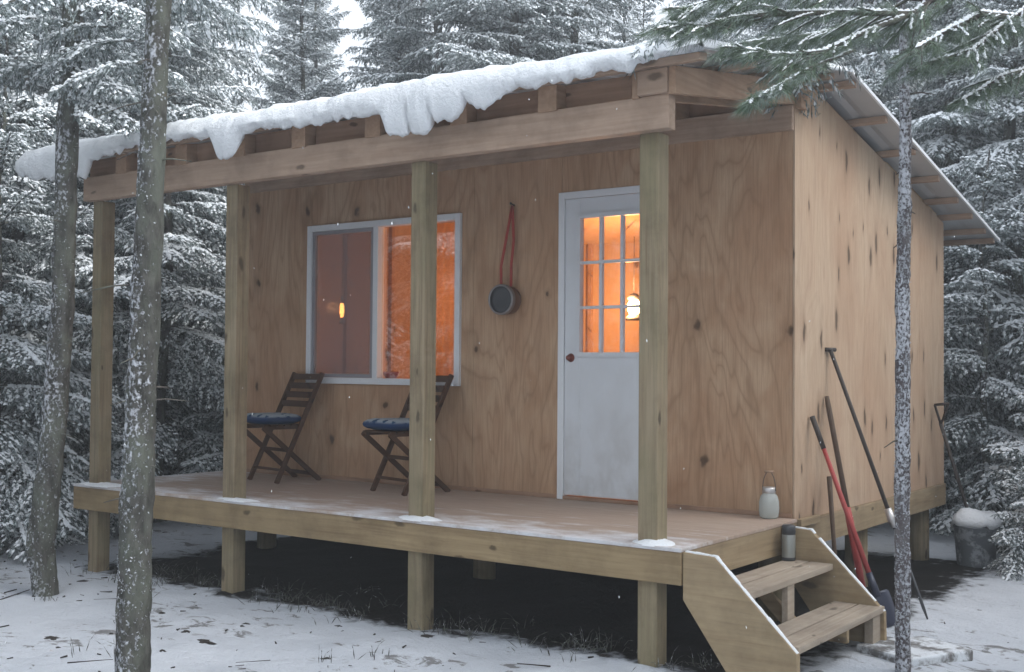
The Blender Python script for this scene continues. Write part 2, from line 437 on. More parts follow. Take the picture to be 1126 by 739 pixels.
# ------------------------------------------------------------------ ground
def gh(x, y):
    """height of the snow surface"""
    d = max(0, max(-5.6-x, x-1.0, y-3.6, -2.2-y))
    a = min(1, d/3)
    h = .036*noise.noise(Vector((x*1.3,y*1.3,0))) + .020*noise.noise(Vector((x*4,y*4,3)))
    h += a*(.22*noise.noise(Vector((x*.23,y*.23,7))) )
    back = max(0, y-5)                      # the land rises gently into the wood
    return GZ + h + min(.6, back*.02)
mb = MB()
xs = sorted(set([-250,-150,-90,-60,-45,-35] + [round(-28+.5*i,2) for i in range(36)] + [round(-10+.11*i,3) for i in range(127)] + [4.2,4.8,5.5,6.5,8,10,13,17,22,30,45,70,120,250]))
ys = sorted(set([-250,-120,-60,-35,-22,-16,-12,-10,-9] + [round(-8+.11*i,3) for i in range(119)] + [round(5.4+.5*i,2) for i in range(60)] + [37,42,50,65,90,130,250]))
nx, ny = len(xs), len(ys)
mb.v = [(x,y,gh(x,y)) for y in ys for x in xs]
mb.f = [(j*nx+i, j*nx+i+1, (j+1)*nx+i+1, (j+1)*nx+i) for j in range(ny-1) for i in range(nx-1)]
mb.m = [0]*len(mb.f); mb.sm = [True]*len(mb.f)
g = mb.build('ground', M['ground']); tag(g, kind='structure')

# ------------------------------------------------------------------ cabin
W, L = 4.85, 3.08
D = 1.4815
def zp(y): return 2.71 + .147*(y-.25)          # underside of the porch roof sheet
def zm(y): return 2.71 - .2014*(y-.25)         # underside of the main roof sheet
cabin = thing('cabin', 'small unpainted plywood cabin on posts with a covered front porch', 'cabin', (0,0,0))
def part(mb_, name, mat, parent=None, bevel=0): return mb_.build(name, mat, parent or cabin, bevel=bevel)

# front wall: plywood sheets around the window and door openings
WX0, WX1, WZ0, WZ1 = -4.09, -2.575, .775, 1.99
DX0, DX1, DZ1 = -1.68, -.875, 2.065
b = MB()
ztop = 2.47
def seg(x0, x1, z0, z1): b.box((x0+.0015,0,z0), (x1-.0015,.015,z1))
seg(-W, -3.66-.39, 0, ztop)
b.v.clear(); b.f.clear(); b.m.clear(); b.sm.clear()
seg(-W, WX0, -.02, ztop); seg(WX0, WX1, -.02, WZ0); seg(WX0, WX1, WZ1, ztop)
seg(WX1, -2.44, -.02, ztop); seg(-2.44, DX0, -.02, ztop); seg(DX0, DX1, DZ1, ztop); seg(DX1, -.0125, -.02, ztop)
part(b, 'front_wall', M['ply_front'])
b = MB(); b.prism([(.016,2.35),(.055,2.35),(.055,zp(.055)-.002),(.016,zp(.016)-.002)], 'x', -W+.016, -.0125); part(b, 'frieze_board', M['block'])
b = MB(); b.prism([(-.022,2.462),(-.004,2.462),(-.004,zp(-.004)-.006),(-.022,zp(-.022)-.006)], 'x', -.21, -.042); part(b, 'frieze_board', M['raft'])
# right side wall: three sheets under the sloping roof
b = MB()
def zs(y): return (zm(y) if y > .25 else zp(y)) - .05
cuts = [0, 1.22, 2.44, L]
for y0, y1 in zip(cuts[:-1], cuts[1:]):
    poly = [(y0+.001,-.02),(y1-.001,-.02),(y1-.001,zs(y1))] + ([(.25,zs(.25))] if y0 == 0 else []) + [(y0+.001,zs(y0))]
    b.prism(poly, 'x', -.012, 0)
part(b, 'side_wall', M['ply_side'])
b = MB()
b.prism([(0.016,-.02),(L,-.02),(L,zs(L)),(.25,zs(.25)),(0.016,zs(0))], 'x', -W, -W+.015)
part(b, 'side_wall', M['ply_side'])
b = MB(); b.box((-W+.016,L-.015,-.02), (-.0125,L,zs(L))); part(b, 'back_wall', M['ply_side'])
# lining inside
b = MB()
b.box((-W+.05,L-.09,0.02), (-.05,L-.05,2.1)); b.box((-W+.03,.09,.02), (-W+.05,L-.09,2.4)); b.box((-.05,.09,.02), (-.03,L-.09,2.4))
part(b, 'inner_wall', M['ply_inside'])
for x in np.arange(-4.55, -.2, .61):
    b = MB(); b.box((x,L-.128,.02),(x+.038,L-.0905,2.1)); part(b, 'stud', M['raft'])
for y in np.arange(.5, 2.9, .61):
    b = MB(); b.box((-W+.0505,y,.02),(-W+.09,y+.038,2.25)); part(b, 'stud', M['raft'])
b = MB(); b.box((-4.6,L-.36,1.18),(-3.5,L-.13,1.21)); part(b, 'shelf', M['raft'])
b = MB()
b.prism([(.03,zs(0)-.02),(.25,zs(.25)-.02),(L-.02,zs(L)-.02),(L-.02,zs(L)-.005),(.25,zs(.25)-.005),(.03,zs(0)-.005)], 'x', -W+.02, -.02)
part(b, 'ceiling', M['ply_inside'])
b = MB(); b.box((-W+.02,.02,-.02), (-.02,L-.02,.015)); part(b, 'floor', M['ply_inside'])
# back lining of the front wall (studs bay backing) so that light stays inside
b = MB()
def seg2(x0,x1,z0,z1): b.box((x0,.06,z0), (x1,.075,z1))
seg2(-W+.02, WX0, .02, ztop-.05); seg2(WX0, WX1, .02, WZ0); seg2(WX0, WX1, WZ1, ztop-.05); seg2(WX1, DX0, .02, ztop-.05); seg2(DX0, DX1, DZ1, ztop-.05); seg2(DX1, -.03, .02, ztop-.05)
part(b, 'inner_wall', M['ply_inside'])
# corner trim strips
b = MB(); b.box((-.0125,-.0,-.02),(-.012,.001,.0)); 
# sill beams and rim boards
b = MB(); b.box((-.04,.002,-.19), (.012,L+.01,-.022)); part(b, 'rim_board', M['treated_y'], bevel=.003)
b = MB(); b.box((-W-.01,L-.03,-.19), (-.042,L+.012,-.022)); part(b, 'rim_board', M['treated_x'], bevel=.003)
b = MB(); b.box((-W-.012,.002,-.19), (-W+.03,L-.032,-.022)); part(b, 'rim_board', M['treated_y'], bevel=.003)
# deck
XR = .02
b = MB(); b.box((-5.063,-D,-.02), (XR,-.001,0)); part(b, 'deck_floor', M['deck'], bevel=.003)
b = MB(); b.box((-5.06,-D+.003,-.185), (XR-.003,-D+.041,-.0205)); part(b, 'deck_fascia', M['treated_x'], bevel=.004)
b = MB(); b.box((XR-.041,-D+.042,-.185), (XR-.003,-.002,-.0205)); part(b, 'deck_fascia', M['treated_y'], bevel=.004)
b = MB(); b.box((-5.06,-D+.042,-.185), (-5.022,-.002,-.0205)); part(b, 'deck_fascia', M['treated_y'], bevel=.004)
# board that runs on from the deck edge along the side of the floor
b = MB(); b.box((.0135,-.0015,-.05), (.045,.30,-.002)); part(b, 'edge_board', M['treated_y'], bevel=.004)
for i in range(9):
    x = -4.9 + i*.6
    b = MB(); b.box((x,-D+.045,-.165), (x+.038,-.01,-.0205)); part(b, 'joist', M['treated_y'])
# porch posts and foundation posts
PX = [-4.87,-3.385,-1.745,-.195]
for x in PX:
    b = MB(); b.box((x-.056,-1.4395,GZ-.2), (x+.056,-1.328,2.1045)); part(b, 'post', M['post'], bevel=.006)
for (x, y, r) in ((-.16,2.92,.085),(-.16,1.5,.08),(-4.7,2.92,.085),(-4.7,1.5,.08),(-2.4,2.92,.085),(-2.4,.1,.08),(-.20,.12,.08),(-4.7,.12,.08)):
    b = MB(); b.tube([(x,y,GZ-.2),(x,y,-.4),(x,y,-.191)], [r*1.05,r,r*.97], 14, wob=.08, seed=x); part(b, 'foundation_post', M['post'])
# beam over the posts
b = MB(); b.box((-4.965,-1.501,2.105), (-.05,-1.425,2.28)); part(b, 'beam', M['beam_x'], bevel=.004)
# ledger along the wall top
b = MB(); b.box((-W,-.040,2.335), (-.002,-.002,2.485)); part(b, 'ledger', M['beam_x'], bevel=.004)
# rafters
def rafter(x0, x1, y0, y1, lo=.14, mat='raft'):
    b = MB()
    def t(y): return zp(y)-.040
    b.prism([(y0,t(y0)-lo),(y1,t(y1)-lo),(y1,t(y1)),(y0,t(y0))], 'x', x0, x1)
    part(b, 'rafter', M[mat], bevel=.003)
for x in [-.78,-1.39,-2.05,-2.68,-3.24,-3.83,-4.50]:
    rafter(x-.06, x+.06, -1.515, .2)
rafter(-.040, .0, -1.52, .2)
rafter(-.255, -.215, -1.515, .2)
# blocking between the rafters, set back over the beam
xb = [-5.0,-4.50,-3.83,-3.24,-2.68,-2.05,-1.39,-.78,-.235]
for x0, x1 in zip(xb[:-1], xb[1:]):
    b = MB(); b.prism([(-1.42,2.281),(-1.385,2.281),(-1.385,zp(-1.385)-.041),(-1.42,zp(-1.42)-.041)], 'x', x0+.0605+(.0 if x0>-5 else -.06), x1-.0605 + (.04 if x1 == -.235 else 0))
    part(b, 'blocking', M['block'])
b = MB(); b.prism([(-1.535,2.281),(-1.497,2.281),(-1.497,zp(-1.497)-.042),(-1.535,zp(-1.535)-.042)], 'x', -.2145, -.0405); part(b, 'blocking', M['beam_x'], bevel=.004)
# short block in the gable corner beside the top of the side wall
b = MB(); b.prism([(.004,2.47),(.10,2.47),(.10,zp(.1)-.042),(.004,zp(.004)-.042)], 'x', .001, .04); part(b, 'blocking', M['raft'], bevel=.003)
# purlins
def purlin(y, zf, x0, x1, w=.089, mat='raft'):
    b = MB(); b.prism([(y,zf(y)-.039),(y+w,zf(y+w)-.039),(y+w,zf(y+w)-.002),(y,zf(y)-.002)], 'x', x0, x1); part(b, 'purlin', M['block' if mat=='block' else 'beam_x'], bevel=.003)
for y in (-1.60,-1.0,-.4,.12): purlin(y, zp, -5.15, .17)
for y in (.36,.95,1.55,2.12,2.62,3.02,3.42,3.70): purlin(y, zm, -5.15, .235, .045)
# roof sheets (ribbed steel)
def sheet(y0, y1, zf, x0, x1, name):
    b = MB(); n = int((x1-x0)/.045); vs = []; th = .006
    for i in range(n+1):
        x = x0+(x1-x0)*i/n; r = .010 if i % 5 == 2 else 0
        for y in (y0, y1):
            vs.append((x,y,zf(y)+r))
        for y in (y0, y1):
            vs.append((x,y,zf(y)+r+th))
    fs = []
    for i in range(n):
        a = i*4; c = a+4
        fs += [(a,a+1,c+1,c),(a+2,c+2,c+3,a+3),(a,c,c+2,a+2),(a+1,a+3,c+3,c+1)]
    fs += [(0,2,3,1),(n*4,n*4+1,n*4+3,n*4+2)]
    b.add(vs, fs); part(b, name, M['metal_roof'])
sheet(-1.66, .25, zp, -5.22, .22, 'porch_roof')
sheet(.2505, 3.80, zm, -5.22, .25, 'roof')
b = MB(); b.bar((.258,.252,zm(.252)+.005), (.258,3.81,zm(3.81)+.005), .014, .022); part(b, 'roof_edge', M['white'])
# ceiling boards of the porch
# window
wf = MB(); fw_ = .045
def rect_frame(mb_, x0, x1, z0, z1, w, y0, y1):
    mb_.box((x0,y0,z0), (x0+w,y1,z1)); mb_.box((x1-w,y0,z0), (x1,y1,z1)); mb_.box((x0+w,y0,z0), (x1-w,y1,z0+w)); mb_.box((x0+w,y0,z1-w), (x1-w,y1,z1))
rect_frame(wf, -4.115, -2.55, .752, 2.012, .048, -.028, .058)
wf.box((-3.405,-.022,.80), (-3.355,.055,1.964))
win = part(wf, 'window', M['white'], bevel=.004)
sf = MB(); rect_frame(sf, -4.066, -3.406, .801, 1.963, .030, -.012, .016); part(sf, 'screen_frame', plain('grey_screen_frame', (.28,.27,.29), .5), win)
b = MB(); b.box((-4.035,.001,.832), (-3.437,.003,1.932)); part(b, 'insect_screen', M['screen'], win)
for x0, x1 in ((-4.066,-3.406),(-3.354,-2.599)):
    b = MB(); b.box((x0,.030,.801), (x1,.034,1.963)); part(b, 'pane', M['glass'], win)
# door
dr = MB(); dx0, dx1 = -1.648, -.915; z0d, z1d = .03, 2.04
gx0, gx1, gz0, gz1 = -1.525, -1.035, .995, 1.905
dr.box((dx0,-.004,z0d),(gx0,.04,z1d)); dr.box((gx1,-.004,z0d),(dx1,.04,z1d)); dr.box((gx0,-.004,z0d),(gx1,.04,gz0)); dr.box((gx0,-.004,gz1),(gx1,.04,z1d))
door = part(dr, 'door', M['door'], bevel=.003)
b = MB(); rect_frame(b, gx0-.03, gx1+.03, gz0-.03, gz1+.03, .032, -.016, -.0042)
gw = (gx1-gx0)/3; gh_ = (gz1-gz0)/3
for i in (1,2):
    b.box((gx0+gw*i-.011,-.012,gz0+.003), (gx0+gw*i+.011,.018,gz1-.003))
    for k in range(3):
        b.box((gx0+gw*k+.0115 if k else gx0+.003,-.0115,gz0+gh_*i-.010), (gx0+gw*(k+1)-.0115 if k<2 else gx1-.003,.0175,gz0+gh_*i+.010))
part(b, 'muntin_grid', M['door'], door)
b = MB(); b.box((gx0+.001,.019,gz0+.001), (gx1-.001,.023,gz1-.001)); part(b, 'pane', M['glass_door'], door)
b = MB(); b.lathe([(0,-.050),(.012,-.048),(.018,-.040),(.016,-.030),(.008,-.024),(.010,-.012),(.028,-.010),(.030,-.0045)], (-1.598,0,.96), 20, axis='y'); part(b, 'knob', M['brass'], door)
b = MB(); b.lathe([(0,-.014),(.018,-.014),(.024,-.0045)], (-1.598,0,1.07), 16, axis='y'); 
b = MB()
b.box((-1.70,-.014,-.0), (-1.652,.05,2.09)); b.box((-.911,-.014,.0), (-.866,.05,2.09)); b.box((-1.652,-.014,2.043), (-.911,.05,2.09))
part(b, 'door_frame', M['white'], bevel=.003)
b = MB(); b.box((-1.651,-.018,.001), (-.912,.05,.022)); part(b, 'door_sill', M['block'], bevel=.002)
# skirting strip at the foot of the front wall
b = MB(); b.box((-W,-.014,.001), (-1.701,-.001,.028)); b.box((-.865,-.014,.001), (-.014,-.001,.028)); part(b, 'skirting', M['block'], bevel=.002)

# ------------------------------------------------------------------ snow on the roof
def lerp_tab(t, x):
    if x <= t[0][0]: return t[0][1]
    for (a, va), (c, vc) in zip(t[:-1], t[1:]):
        if x <= c:
            return va+(vc-va)*(x-a)/(c-a)
    return t[-1][1]
LIP = [(-5.45,2.30),(-5.2,2.26),(-4.9,2.25),(-4.64,2.22),(-4.58,2.34),(-4.35,2.375),(-4.1,2.41),(-3.6,2.405),(-3.28,2.385),(-3.23,2.25),(-3.12,2.225),(-3.03,2.29),(-2.99,2.37),(-2.7,2.385),(-2.4,2.35),(-2.1,2.375),(-1.9,2.36),(-1.80,2.34),(-1.74,2.225),(-1.60,2.215),(-1.585,2.33),(-1.57,2.22),(-1.43,2.22),(-1.415,2.34),(-1.40,2.255),(-1.2,2.295),(-1.185,2.37),(-1.17,2.305),(-1.0,2.325),(-.92,2.36),(-.86,2.35),(-.66,2.37),(-.5,2.355),(-.36,2.385),(-.22,2.37),(-.05,2.395),(.06,2.40),(.22,2.43)]
sm_ = MB(); secs = []; nxs = 380
for i in range(nxs+1):
    x = -5.47 + (5.70)*i/nxs
    e = min(1, (x+5.47)/.16, (.232-x)/.10); e = max(0, e)**.5
    nz = lambda k, s=1.0: noise.noise(Vector((x*2.6*s, k*3.1, 1.7)))
    zb = lerp_tab(LIP, x) + .034*noise.noise(Vector((x*9,0,5))) + .018*noise.noise(Vector((x*22,0,5))) + .010*noise.noise(Vector((x*40,2,5)))
    if -4.4 < x < -.95: zb -= .015
    if x > .0: zb = max(zb, zp(-1.66)-.02)
    base = zp(-1.66)
    th = (.104 + .024*nz(1) + .012*nz(2,4))*max(.12, e)
    if x > -.9: th *= 1-.22*min(1,(x+.9)/1.0)
    hang = base - zb
    pts = [(.27, zp(.25)+.007), (.27, zp(.25)+.007+th*.9), (-.4, zp(-.4)+.007+th*(1.0+.12*nz(3))), (-1.1, zp(-1.1)+.007+th*(1.0+.10*nz(4))),
           (-1.45, zp(-1.45)+.007+th*(1+.1*nz(5))), (-1.62-.02*nz(6), base+.007+th*.92), (-1.71-.025*nz(7), base+th*.55), (-1.745-.03*nz(8)*e, base-hang*.15),
           (-1.745-.03*nz(9,2)*e, base-hang*.55), (-1.72-.02*nz(10,3), zb+.015), (-1.700, zb), (-1.675, zb+.035), (-1.667, base-.012), (-1.664, base+.0065)]
    secs.append([(x, p[0]+(.011*noise.noise(Vector((x*16,p[0]*16,p[1]*16)))+.006*noise.noise(Vector((x*40,p[0]*40,p[1]*40))) if 4 < q_ < 12 else 0), p[1]+(.010*noise.noise(Vector((x*15+7,p[0]*15,p[1]*15))) if 2 < q_ < 9 else 0)) for q_, p in enumerate(pts)])
vs = [p for s_ in secs for p in s_]; m = len(secs[0])
fs = [(i*m+k, (i+1)*m+k, (i+1)*m+(k+1)%m, i*m+(k+1)%m) for i in range(nxs) for k in range(m)]
fs += [tuple(range(m)), tuple(nxs*m+k for k in range(m-1,-1,-1))]
sm_.add(vs, fs, 0, True)
# thin snow on the rear slope
secs = []
for i in range(121):
    x = -5.2 + 5.4*i/120
    row = []
    for j in range(15):
        y = .28 + 3.45*j/14
        row.append((x, y, zm(y)+.017+.045*(.6+.8*noise.noise(Vector((x*1.5,y*1.5,9))))*min(1,(j+.3)/1.5,(14.3-j)/1.5)*min(1,(i+.5)/4,(120.5-i)/4)))
    secs.append(row)
vs = [p for s_ in secs for p in s_]
sm_.add(vs, [(i*15+k,(i+1)*15+k,(i+1)*15+k+1,i*15+k+1) for i in range(120) for k in range(14)], 0, True)
rs = sm_.build('roof_snow', M['snow'])
tag(rs, 'thick ragged snow layer lying on the cabin roof and drooping over its front edge', 'snow')

# small drifts on the deck around the posts
def drift(name, c, rx, ry, h, label, seed=0):
    b = MB(); n, mm = 26, 7; vs = [(c[0],c[1],c[2]+h)]
    for j in range(1, mm+1):
        for k in range(n):
            t = 2*math.pi*k/n; q = j/mm
            w = 1+.28*noise.noise(Vector((math.cos(t)*1.6+seed, math.sin(t)*1.6, seed)))
            vs.append((c[0]+rx*q*w*math.cos(t), c[1]+ry*q*w*math.sin(t), c[2]+h*(1-q**2.2)*(1+.3*noise.noise(Vector((q*3,t,seed)))) - (.004 if j == mm else 0)))
    fs = [(0,1+k,1+(k+1)%n) for k in range(n)]
    for j in range(mm-1):
        for k in range(n):
            a = 1+j*n; fs.append((a+k, a+n+k, a+n+(k+1)%n, a+(k+1)%n))
    b.add(vs, fs, 0, True); o = b.build(name, M['snow']); return tag(o, label, 'snow', 'snow drifts round the post feet')
drift('snow_drift', (-.17,-1.40,.0), .125, .085, .026, 'small white snow drift round the foot of the porch post nearest the steps', 1)
drift('snow_drift', (-1.74,-1.415,.0), .17, .075, .020, 'small snow drift round the foot of the post in front of the right-hand chair', 2)
drift('snow_drift', (-3.30,-1.43,.0), .22, .06, .012, 'faint snow drift at the foot of the post left of the left-hand chair', 3)
drift('snow_drift', (-4.8,-1.40,.0), .30, .09, .018, 'snow drift round the foot of the far left corner post', 4)

# ------------------------------------------------------------------ steps
st = thing('porch_steps', 'two-tread wooden steps with solid plank sides at the right end of the porch', 'steps', (.3,-.78,GZ))
def sp(b, name, mat, bevel=.004, parent=None):
    o = b.build(name, M[mat], parent or st, off=(.3,-.78,GZ) , bevel=bevel); return o
SX = .022
for y0 in (-1.466, -.238):
    b = MB()
    b.prism([(SX,-.018),(.195,-.027),(.620,-.442),(.624,GZ-.03),(.318,GZ-.03),(SX,-.255)], 'y', y0, y0+.038)
    sp(b, 'side_plank', 'stringer')
    b = MB()
    for k in range(24):            # ragged line of snow on the plank's top edge
        u0, u1 = k/24, (k+1.02)/24
        def P_(u): return Vector((SX+.01+.17*u/.3, 0, -.0165-.009*u/.3)) if u < .3 else Vector((.195+.42*(u-.3)/.7, 0, -.0262-.411*(u-.3)/.7))
        wv = .5+.5*noise.noise(Vector((k*.7, y0*5, 1)))
        if wv < .25: continue
        b.bar(P_(u0)+Vector((0,y0+.019,0)), P_(u1)+Vector((0,y0+.019,0)), .014+.022*wv, .004+.008*wv)
    sp(b, 'snow_dusting', 'snow', 0)['kind'] = 'stuff'
Y0, Y1 = -1.4275, -.2385
for (x0, x1, z) in ((.055,.330,-.203),(.335,.612,-.412)):
    xm = (x0+x1)/2
    for a, c in ((x0,xm-.006),(xm+.006,x1)):
        b = MB(); b.box((a,Y0,z-.036),(c,Y1-.001 if z > -.3 else Y1+.035,z)); sp(b, 'tread', 'stair')
b = MB(); b.box((.285,-.86,-.56),(.320,-.77,-.240)); sp(b, 'support_block', 'stair', .003)
b = MB(); b.box((.06,-.86,GZ-.05),(.10,-.77,-.240)); sp(b, 'support_block', 'stair', .003)
b = MB(); b.box((.55,-.36,GZ-.02),(.60,-.2405,-.449)); sp(b, 'support_block', 'stair', .003)
b = MB(); b.prism([(.10,-.240),(.34,-.449),(.60,-.449),(.60,-.52),(.30,-.52),(.08,-.31)], 'y', -.76, -.725); sp(b, 'middle_plank', 'stringer', .003)

# ------------------------------------------------------------------ folding chairs
def make_chair(loc, rz, label):
    t = thing('folding_chair', label, 'chair', loc, rz, 'folding wooden chairs under the window')
    hw = .195
    def p(b, name): return b.build(name, M['chair'], t, bevel=.003)
    for s in (-1, 1):
        b = MB(); b.bar((s*hw,-.44,.0),(s*hw,-.035,.835),.022,.036,(0,1,0)); p(b, 'leg')
        b = MB(); b.bar((s*(hw-.026),-.545,.425),(s*(hw-.026),-.03,.0),.020,.036,(0,1,0)); p(b, 'leg')
    b = MB()
    for k in range(6): b.box((-hw+.035,-.535+k*.062,.428),(hw-.035,-.535+k*.062+.050,.442))
    for s in (-1,1): b.box((s*(hw-.05)-.009,-.535,.405),(s*(hw-.05)+.009,-.19,.428))
    p(b, 'seat')
    for z in (.595,.665,.735,.805):
        y = -.44+.405*z/.835
        b = MB(); b.box((-hw+.011,y-.008,z-.024),(hw-.011,y+.006,z+.024)); p(b, 'back_slat')
    for y, z, i_, w_, h_ in ((-.33,.245,.012,.016,.026),(-.09,.055,.03,.016,.03),(-.40,.10,.012,.014,.02)):
        b = MB(); b.bar((-hw+i_,y,z),(hw-i_,y,z),w_,h_); p(b, 'stretcher')
    return t
def cushion(loc, rz, label):
    b = MB(); n = 14; vs = []; hx, hy = .205, .185
    def sup(a): return math.copysign(abs(a)**.35, a)
    rings = []
    for j in range(9):
        ph = -math.pi/2 + math.pi*j/8
        rr = abs(math.cos(ph))**.45; z = .484 + .042*math.sin(ph)
        ring = []
        for k in range(32):
            th = 2*math.pi*k/32
            x = hx*rr*sup(math.cos(th)); y = hy*rr*sup(math.sin(th))
            dz = 0
            if j > 4: dz = -.008*math.exp(-((x/.06)**2+(y/.06)**2)*1.2) + .004*noise.noise(Vector((x*14,y*14,2)))
            ring.append((x, y-.375, z+dz))
        rings.append(ring)
    vs = [p for r in rings for p in r]
    fs = [(j*32+k, j*32+(k+1)%32, (j+1)*32+(k+1)%32, (j+1)*32+k) for j in range(8) for k in range(32)]
    b.add(vs, fs, 0, True)
    o = b.build('seat_cushion', M['cushion']); o.location = loc; o.rotation_euler = (0,0,rz)
    return tag(o, label, 'cushion', 'blue cushions on the folding chairs')
C1 = (-4.005,-.060,0); C2 = (-2.690,-.078,0)
make_chair(C1, math.radians(-11), 'dark wooden folding chair under the left end of the window, whole chair visible')
make_chair(C2, math.radians(-14), 'dark wooden folding chair half hidden behind the second post from the right')
cushion(C1, math.radians(-11), 'blue and white seat cushion on the fully visible left-hand chair')
cushion(C2, math.radians(-14), 'blue and white seat cushion on the chair half hidden by a post')

# ------------------------------------------------------------------ pan on the wall
pc = (-2.115,0,1.365)
pan = thing('hanging_pan', 'round dark grey pan with bright rim hanging by a red strap near the door', 'pan', (pc[0],0,pc[2]))
b = MB(); b.lathe([(0,-.108),(.06,-.110),(.092,-.112),(.092,-.10)], pc, 32, axis='y'); b.build('pan_face', M['dark'], pan, off=(pc[0],0,pc[2]))
b = MB(); b.lathe([(.0925,-.105),(.094,-.118),(.104,-.119),(.108,-.110),(.108,-.085),(.1,-.082)], pc, 32, axis='y'); b.build('rim', M['pan_rim'], pan, off=(pc[0],0,pc[2]))
b = MB(); b.lathe([(.099,-.084),(.102,-.03),(.098,-.004),(0,-.003)], pc, 32, axis='y'); b.build('side', M['pan_side'], pan, off=(pc[0],0,pc[2]))
b = MB()
nail = (pc[0]+.035,-.03,2.03)
for pts in ([nail,(pc[0]-.015,-.03,1.80),(pc[0]-.045,-.05,1.60),(pc[0]-.035,-.06,1.462)], [nail,(pc[0]+.05,-.03,1.78),(pc[0]+.045,-.05,1.62),(pc[0]+.05,-.06,1.458)]):
    for a, c in zip(pts[:-1], pts[1:]): b.bar(a, c, .020, .005, (0,1,0))
b.build('strap', M['red'], pan, off=(pc[0],0,pc[2]))
b = MB(); b.tube([(nail[0],-.001,nail[2]+.004),(nail[0],-.05,nail[2]+.012)], .004, 8); b.lathe([(0,-.053),(.009,-.052),(.009,-.049)], (nail[0],0,nail[2]+.012), 10, axis='y'); b.build('nail', M['dark'], pan, off=(pc[0],0,pc[2]))

# ------------------------------------------------------------------ jar and flask
jl = (-.125,-.085,0)
jar = thing('glass_jar', 'pale milky jar with a wire handle standing on the deck at the cabin corner', 'jar', jl)
b = MB(); b.lathe([(0,.002),(.046,.002),(.056,.012),(.061,.05),(.060,.10),(.050,.135),(.036,.152),(.036,.158)]); b.build('body', M['jar'], jar)
b = MB(); b.lathe([(.038,.152),(.040,.156),(.040,.182),(.034,.188),(0,.188)]); b.build('lid', M['rim_metal'], jar)
b = MB(); pts = [(-.042*math.cos(t)*1.0, 0, .165+.115*math.sin(t)) for t in [math.pi*k/12 for k in range(13)]]
b.tube(pts, .0022, 6); b.build('wire_handle', M['dark'], jar)
b = MB(); b.tube([(-.028,0,.279),(.028,0,.279)], .007, 8); b.build('grip', M['raft'], jar)
fl = (.085,-.29,-.203)
fk = thing('thermos_flask', 'grey steel flask with dark cap standing on the upper step', 'flask', fl)
b = MB(); b.lathe([(0,.001),(.037,.001),(.039,.006),(.039,.020)]); b.build('base', M['dark'], fk)
b = MB(); b.lathe([(.0385,.020),(.0385,.145),(.036,.150)]); b.build('body', plain('brushed_grey_steel', (.30,.31,.29), .35, .5, .15, 10, .4), fk)
b = MB(); b.lathe([(.0365,.149),(.039,.153),(.039,.195),(.034,.203),(0,.204)]); b.build('cap', M['dark'], fk)

# ------------------------------------------------------------------ tools against the side wall
def line(a, c, t): return Vector(a).lerp(Vector(c), t)
def tool(name, label, cat, top, bot):
    t = thing(name, label, cat, bot); return t
# long bar with T grip
a = Vector((.020,.529,1.02)); g_ = on(1020,681,2,GZ+.01); 
t = tool('digging_bar', 'longest dark pole with a T-shaped grip leaning on the side wall behind the thin trunk', 'pole', a, g_)
k = .62
b = MB(); b.tube([a, line(a,g_,.3), line(a,g_,k)], [.0125,.0125,.013], 10); b.build('shaft', M['dark_handle'], t, off=g_)
b = MB(); d = (g_-a).normalized(); sd = Vector((.35,.94,0)).normalized(); b.tube([a-sd*.045, a+sd*.045], .014, 8); b.build('grip', M['dark_handle'], t, off=g_)
b = MB(); b.tube([line(a,g_,k-.02), line(a,g_,k+.02), line(a,g_,k+.05)], [.022,.026,.016], 10); b.build('collar', M['rim_metal'], t, off=g_)
b = MB(); b.tube([line(a,g_,k+.04), line(a,g_,.96), g_], [.010,.010,.005], 8); b.build('spike', M['dark'], t, off=g_)
# red shovel
a = Vector((.020,.226,.605)); tip = on(977,690,2,GZ+.02); 
t = tool('shovel', 'red-handled shovel with a dark navy blade standing beside the steps', 'shovel', a, tip)
b = MB(); b.tube([a, line(a,tip,.16)], [.017,.015], 10); b.build('grip', M['dark_handle'], t, off=tip)
b = MB(); b.tube([line(a,tip,.155), line(a,tip,.5), line(a,tip,.76)], [.013,.0155,.0165], 10); b.build('handle', M['red_paint'], t, off=tip)
b = MB(); b.tube([line(a,tip,.75), line(a,tip,.86)], [.020,.024], 10); b.build('socket', M['navy'], t, off=tip)
b = MB(); d = (tip-a).normalized(); sd = Vector((.81,.58,0)); sd = (sd - d*sd.dot(d)).normalized(); nn = sd.cross(d).normalized()
P0 = line(a,tip,.84); bl = (tip-P0).length
rows = []
for q, w in ((0,.070),(.06,.080),(.3,.082),(.6,.080),(.85,.072),(1.0,.05)):
    rows.append([P0 + d*(bl*q) + sd*(w*u) + nn*(.018*(u*u) - .01 + .01*q) for u in (-1,-.6,-.2,.2,.6,1)])
vs = [p for r in rows for p in r] + [p + nn*.004 for r in rows for p in r]; o6 = 36
fs = [(i*6+k2, i*6+k2+1, (i+1)*6+k2+1, (i+1)*6+k2) for i in range(5) for k2 in range(5)]
fs += [tuple(o6+q for q in f[::-1]) for f in fs]
for i in range(5): fs += [(i*6,(i+1)*6,o6+(i+1)*6,o6+i*6),(i*6+5,o6+i*6+5,o6+(i+1)*6+5,(i+1)*6+5)]
for k2 in range(5): fs += [(k2,o6+k2,o6+k2+1,k2+1),(30+k2,30+k2+1,o6+30+k2+1,o6+30+k2)]
b.add(vs, fs, 0, True); b.build('blade', M['navy'], t, off=tip)
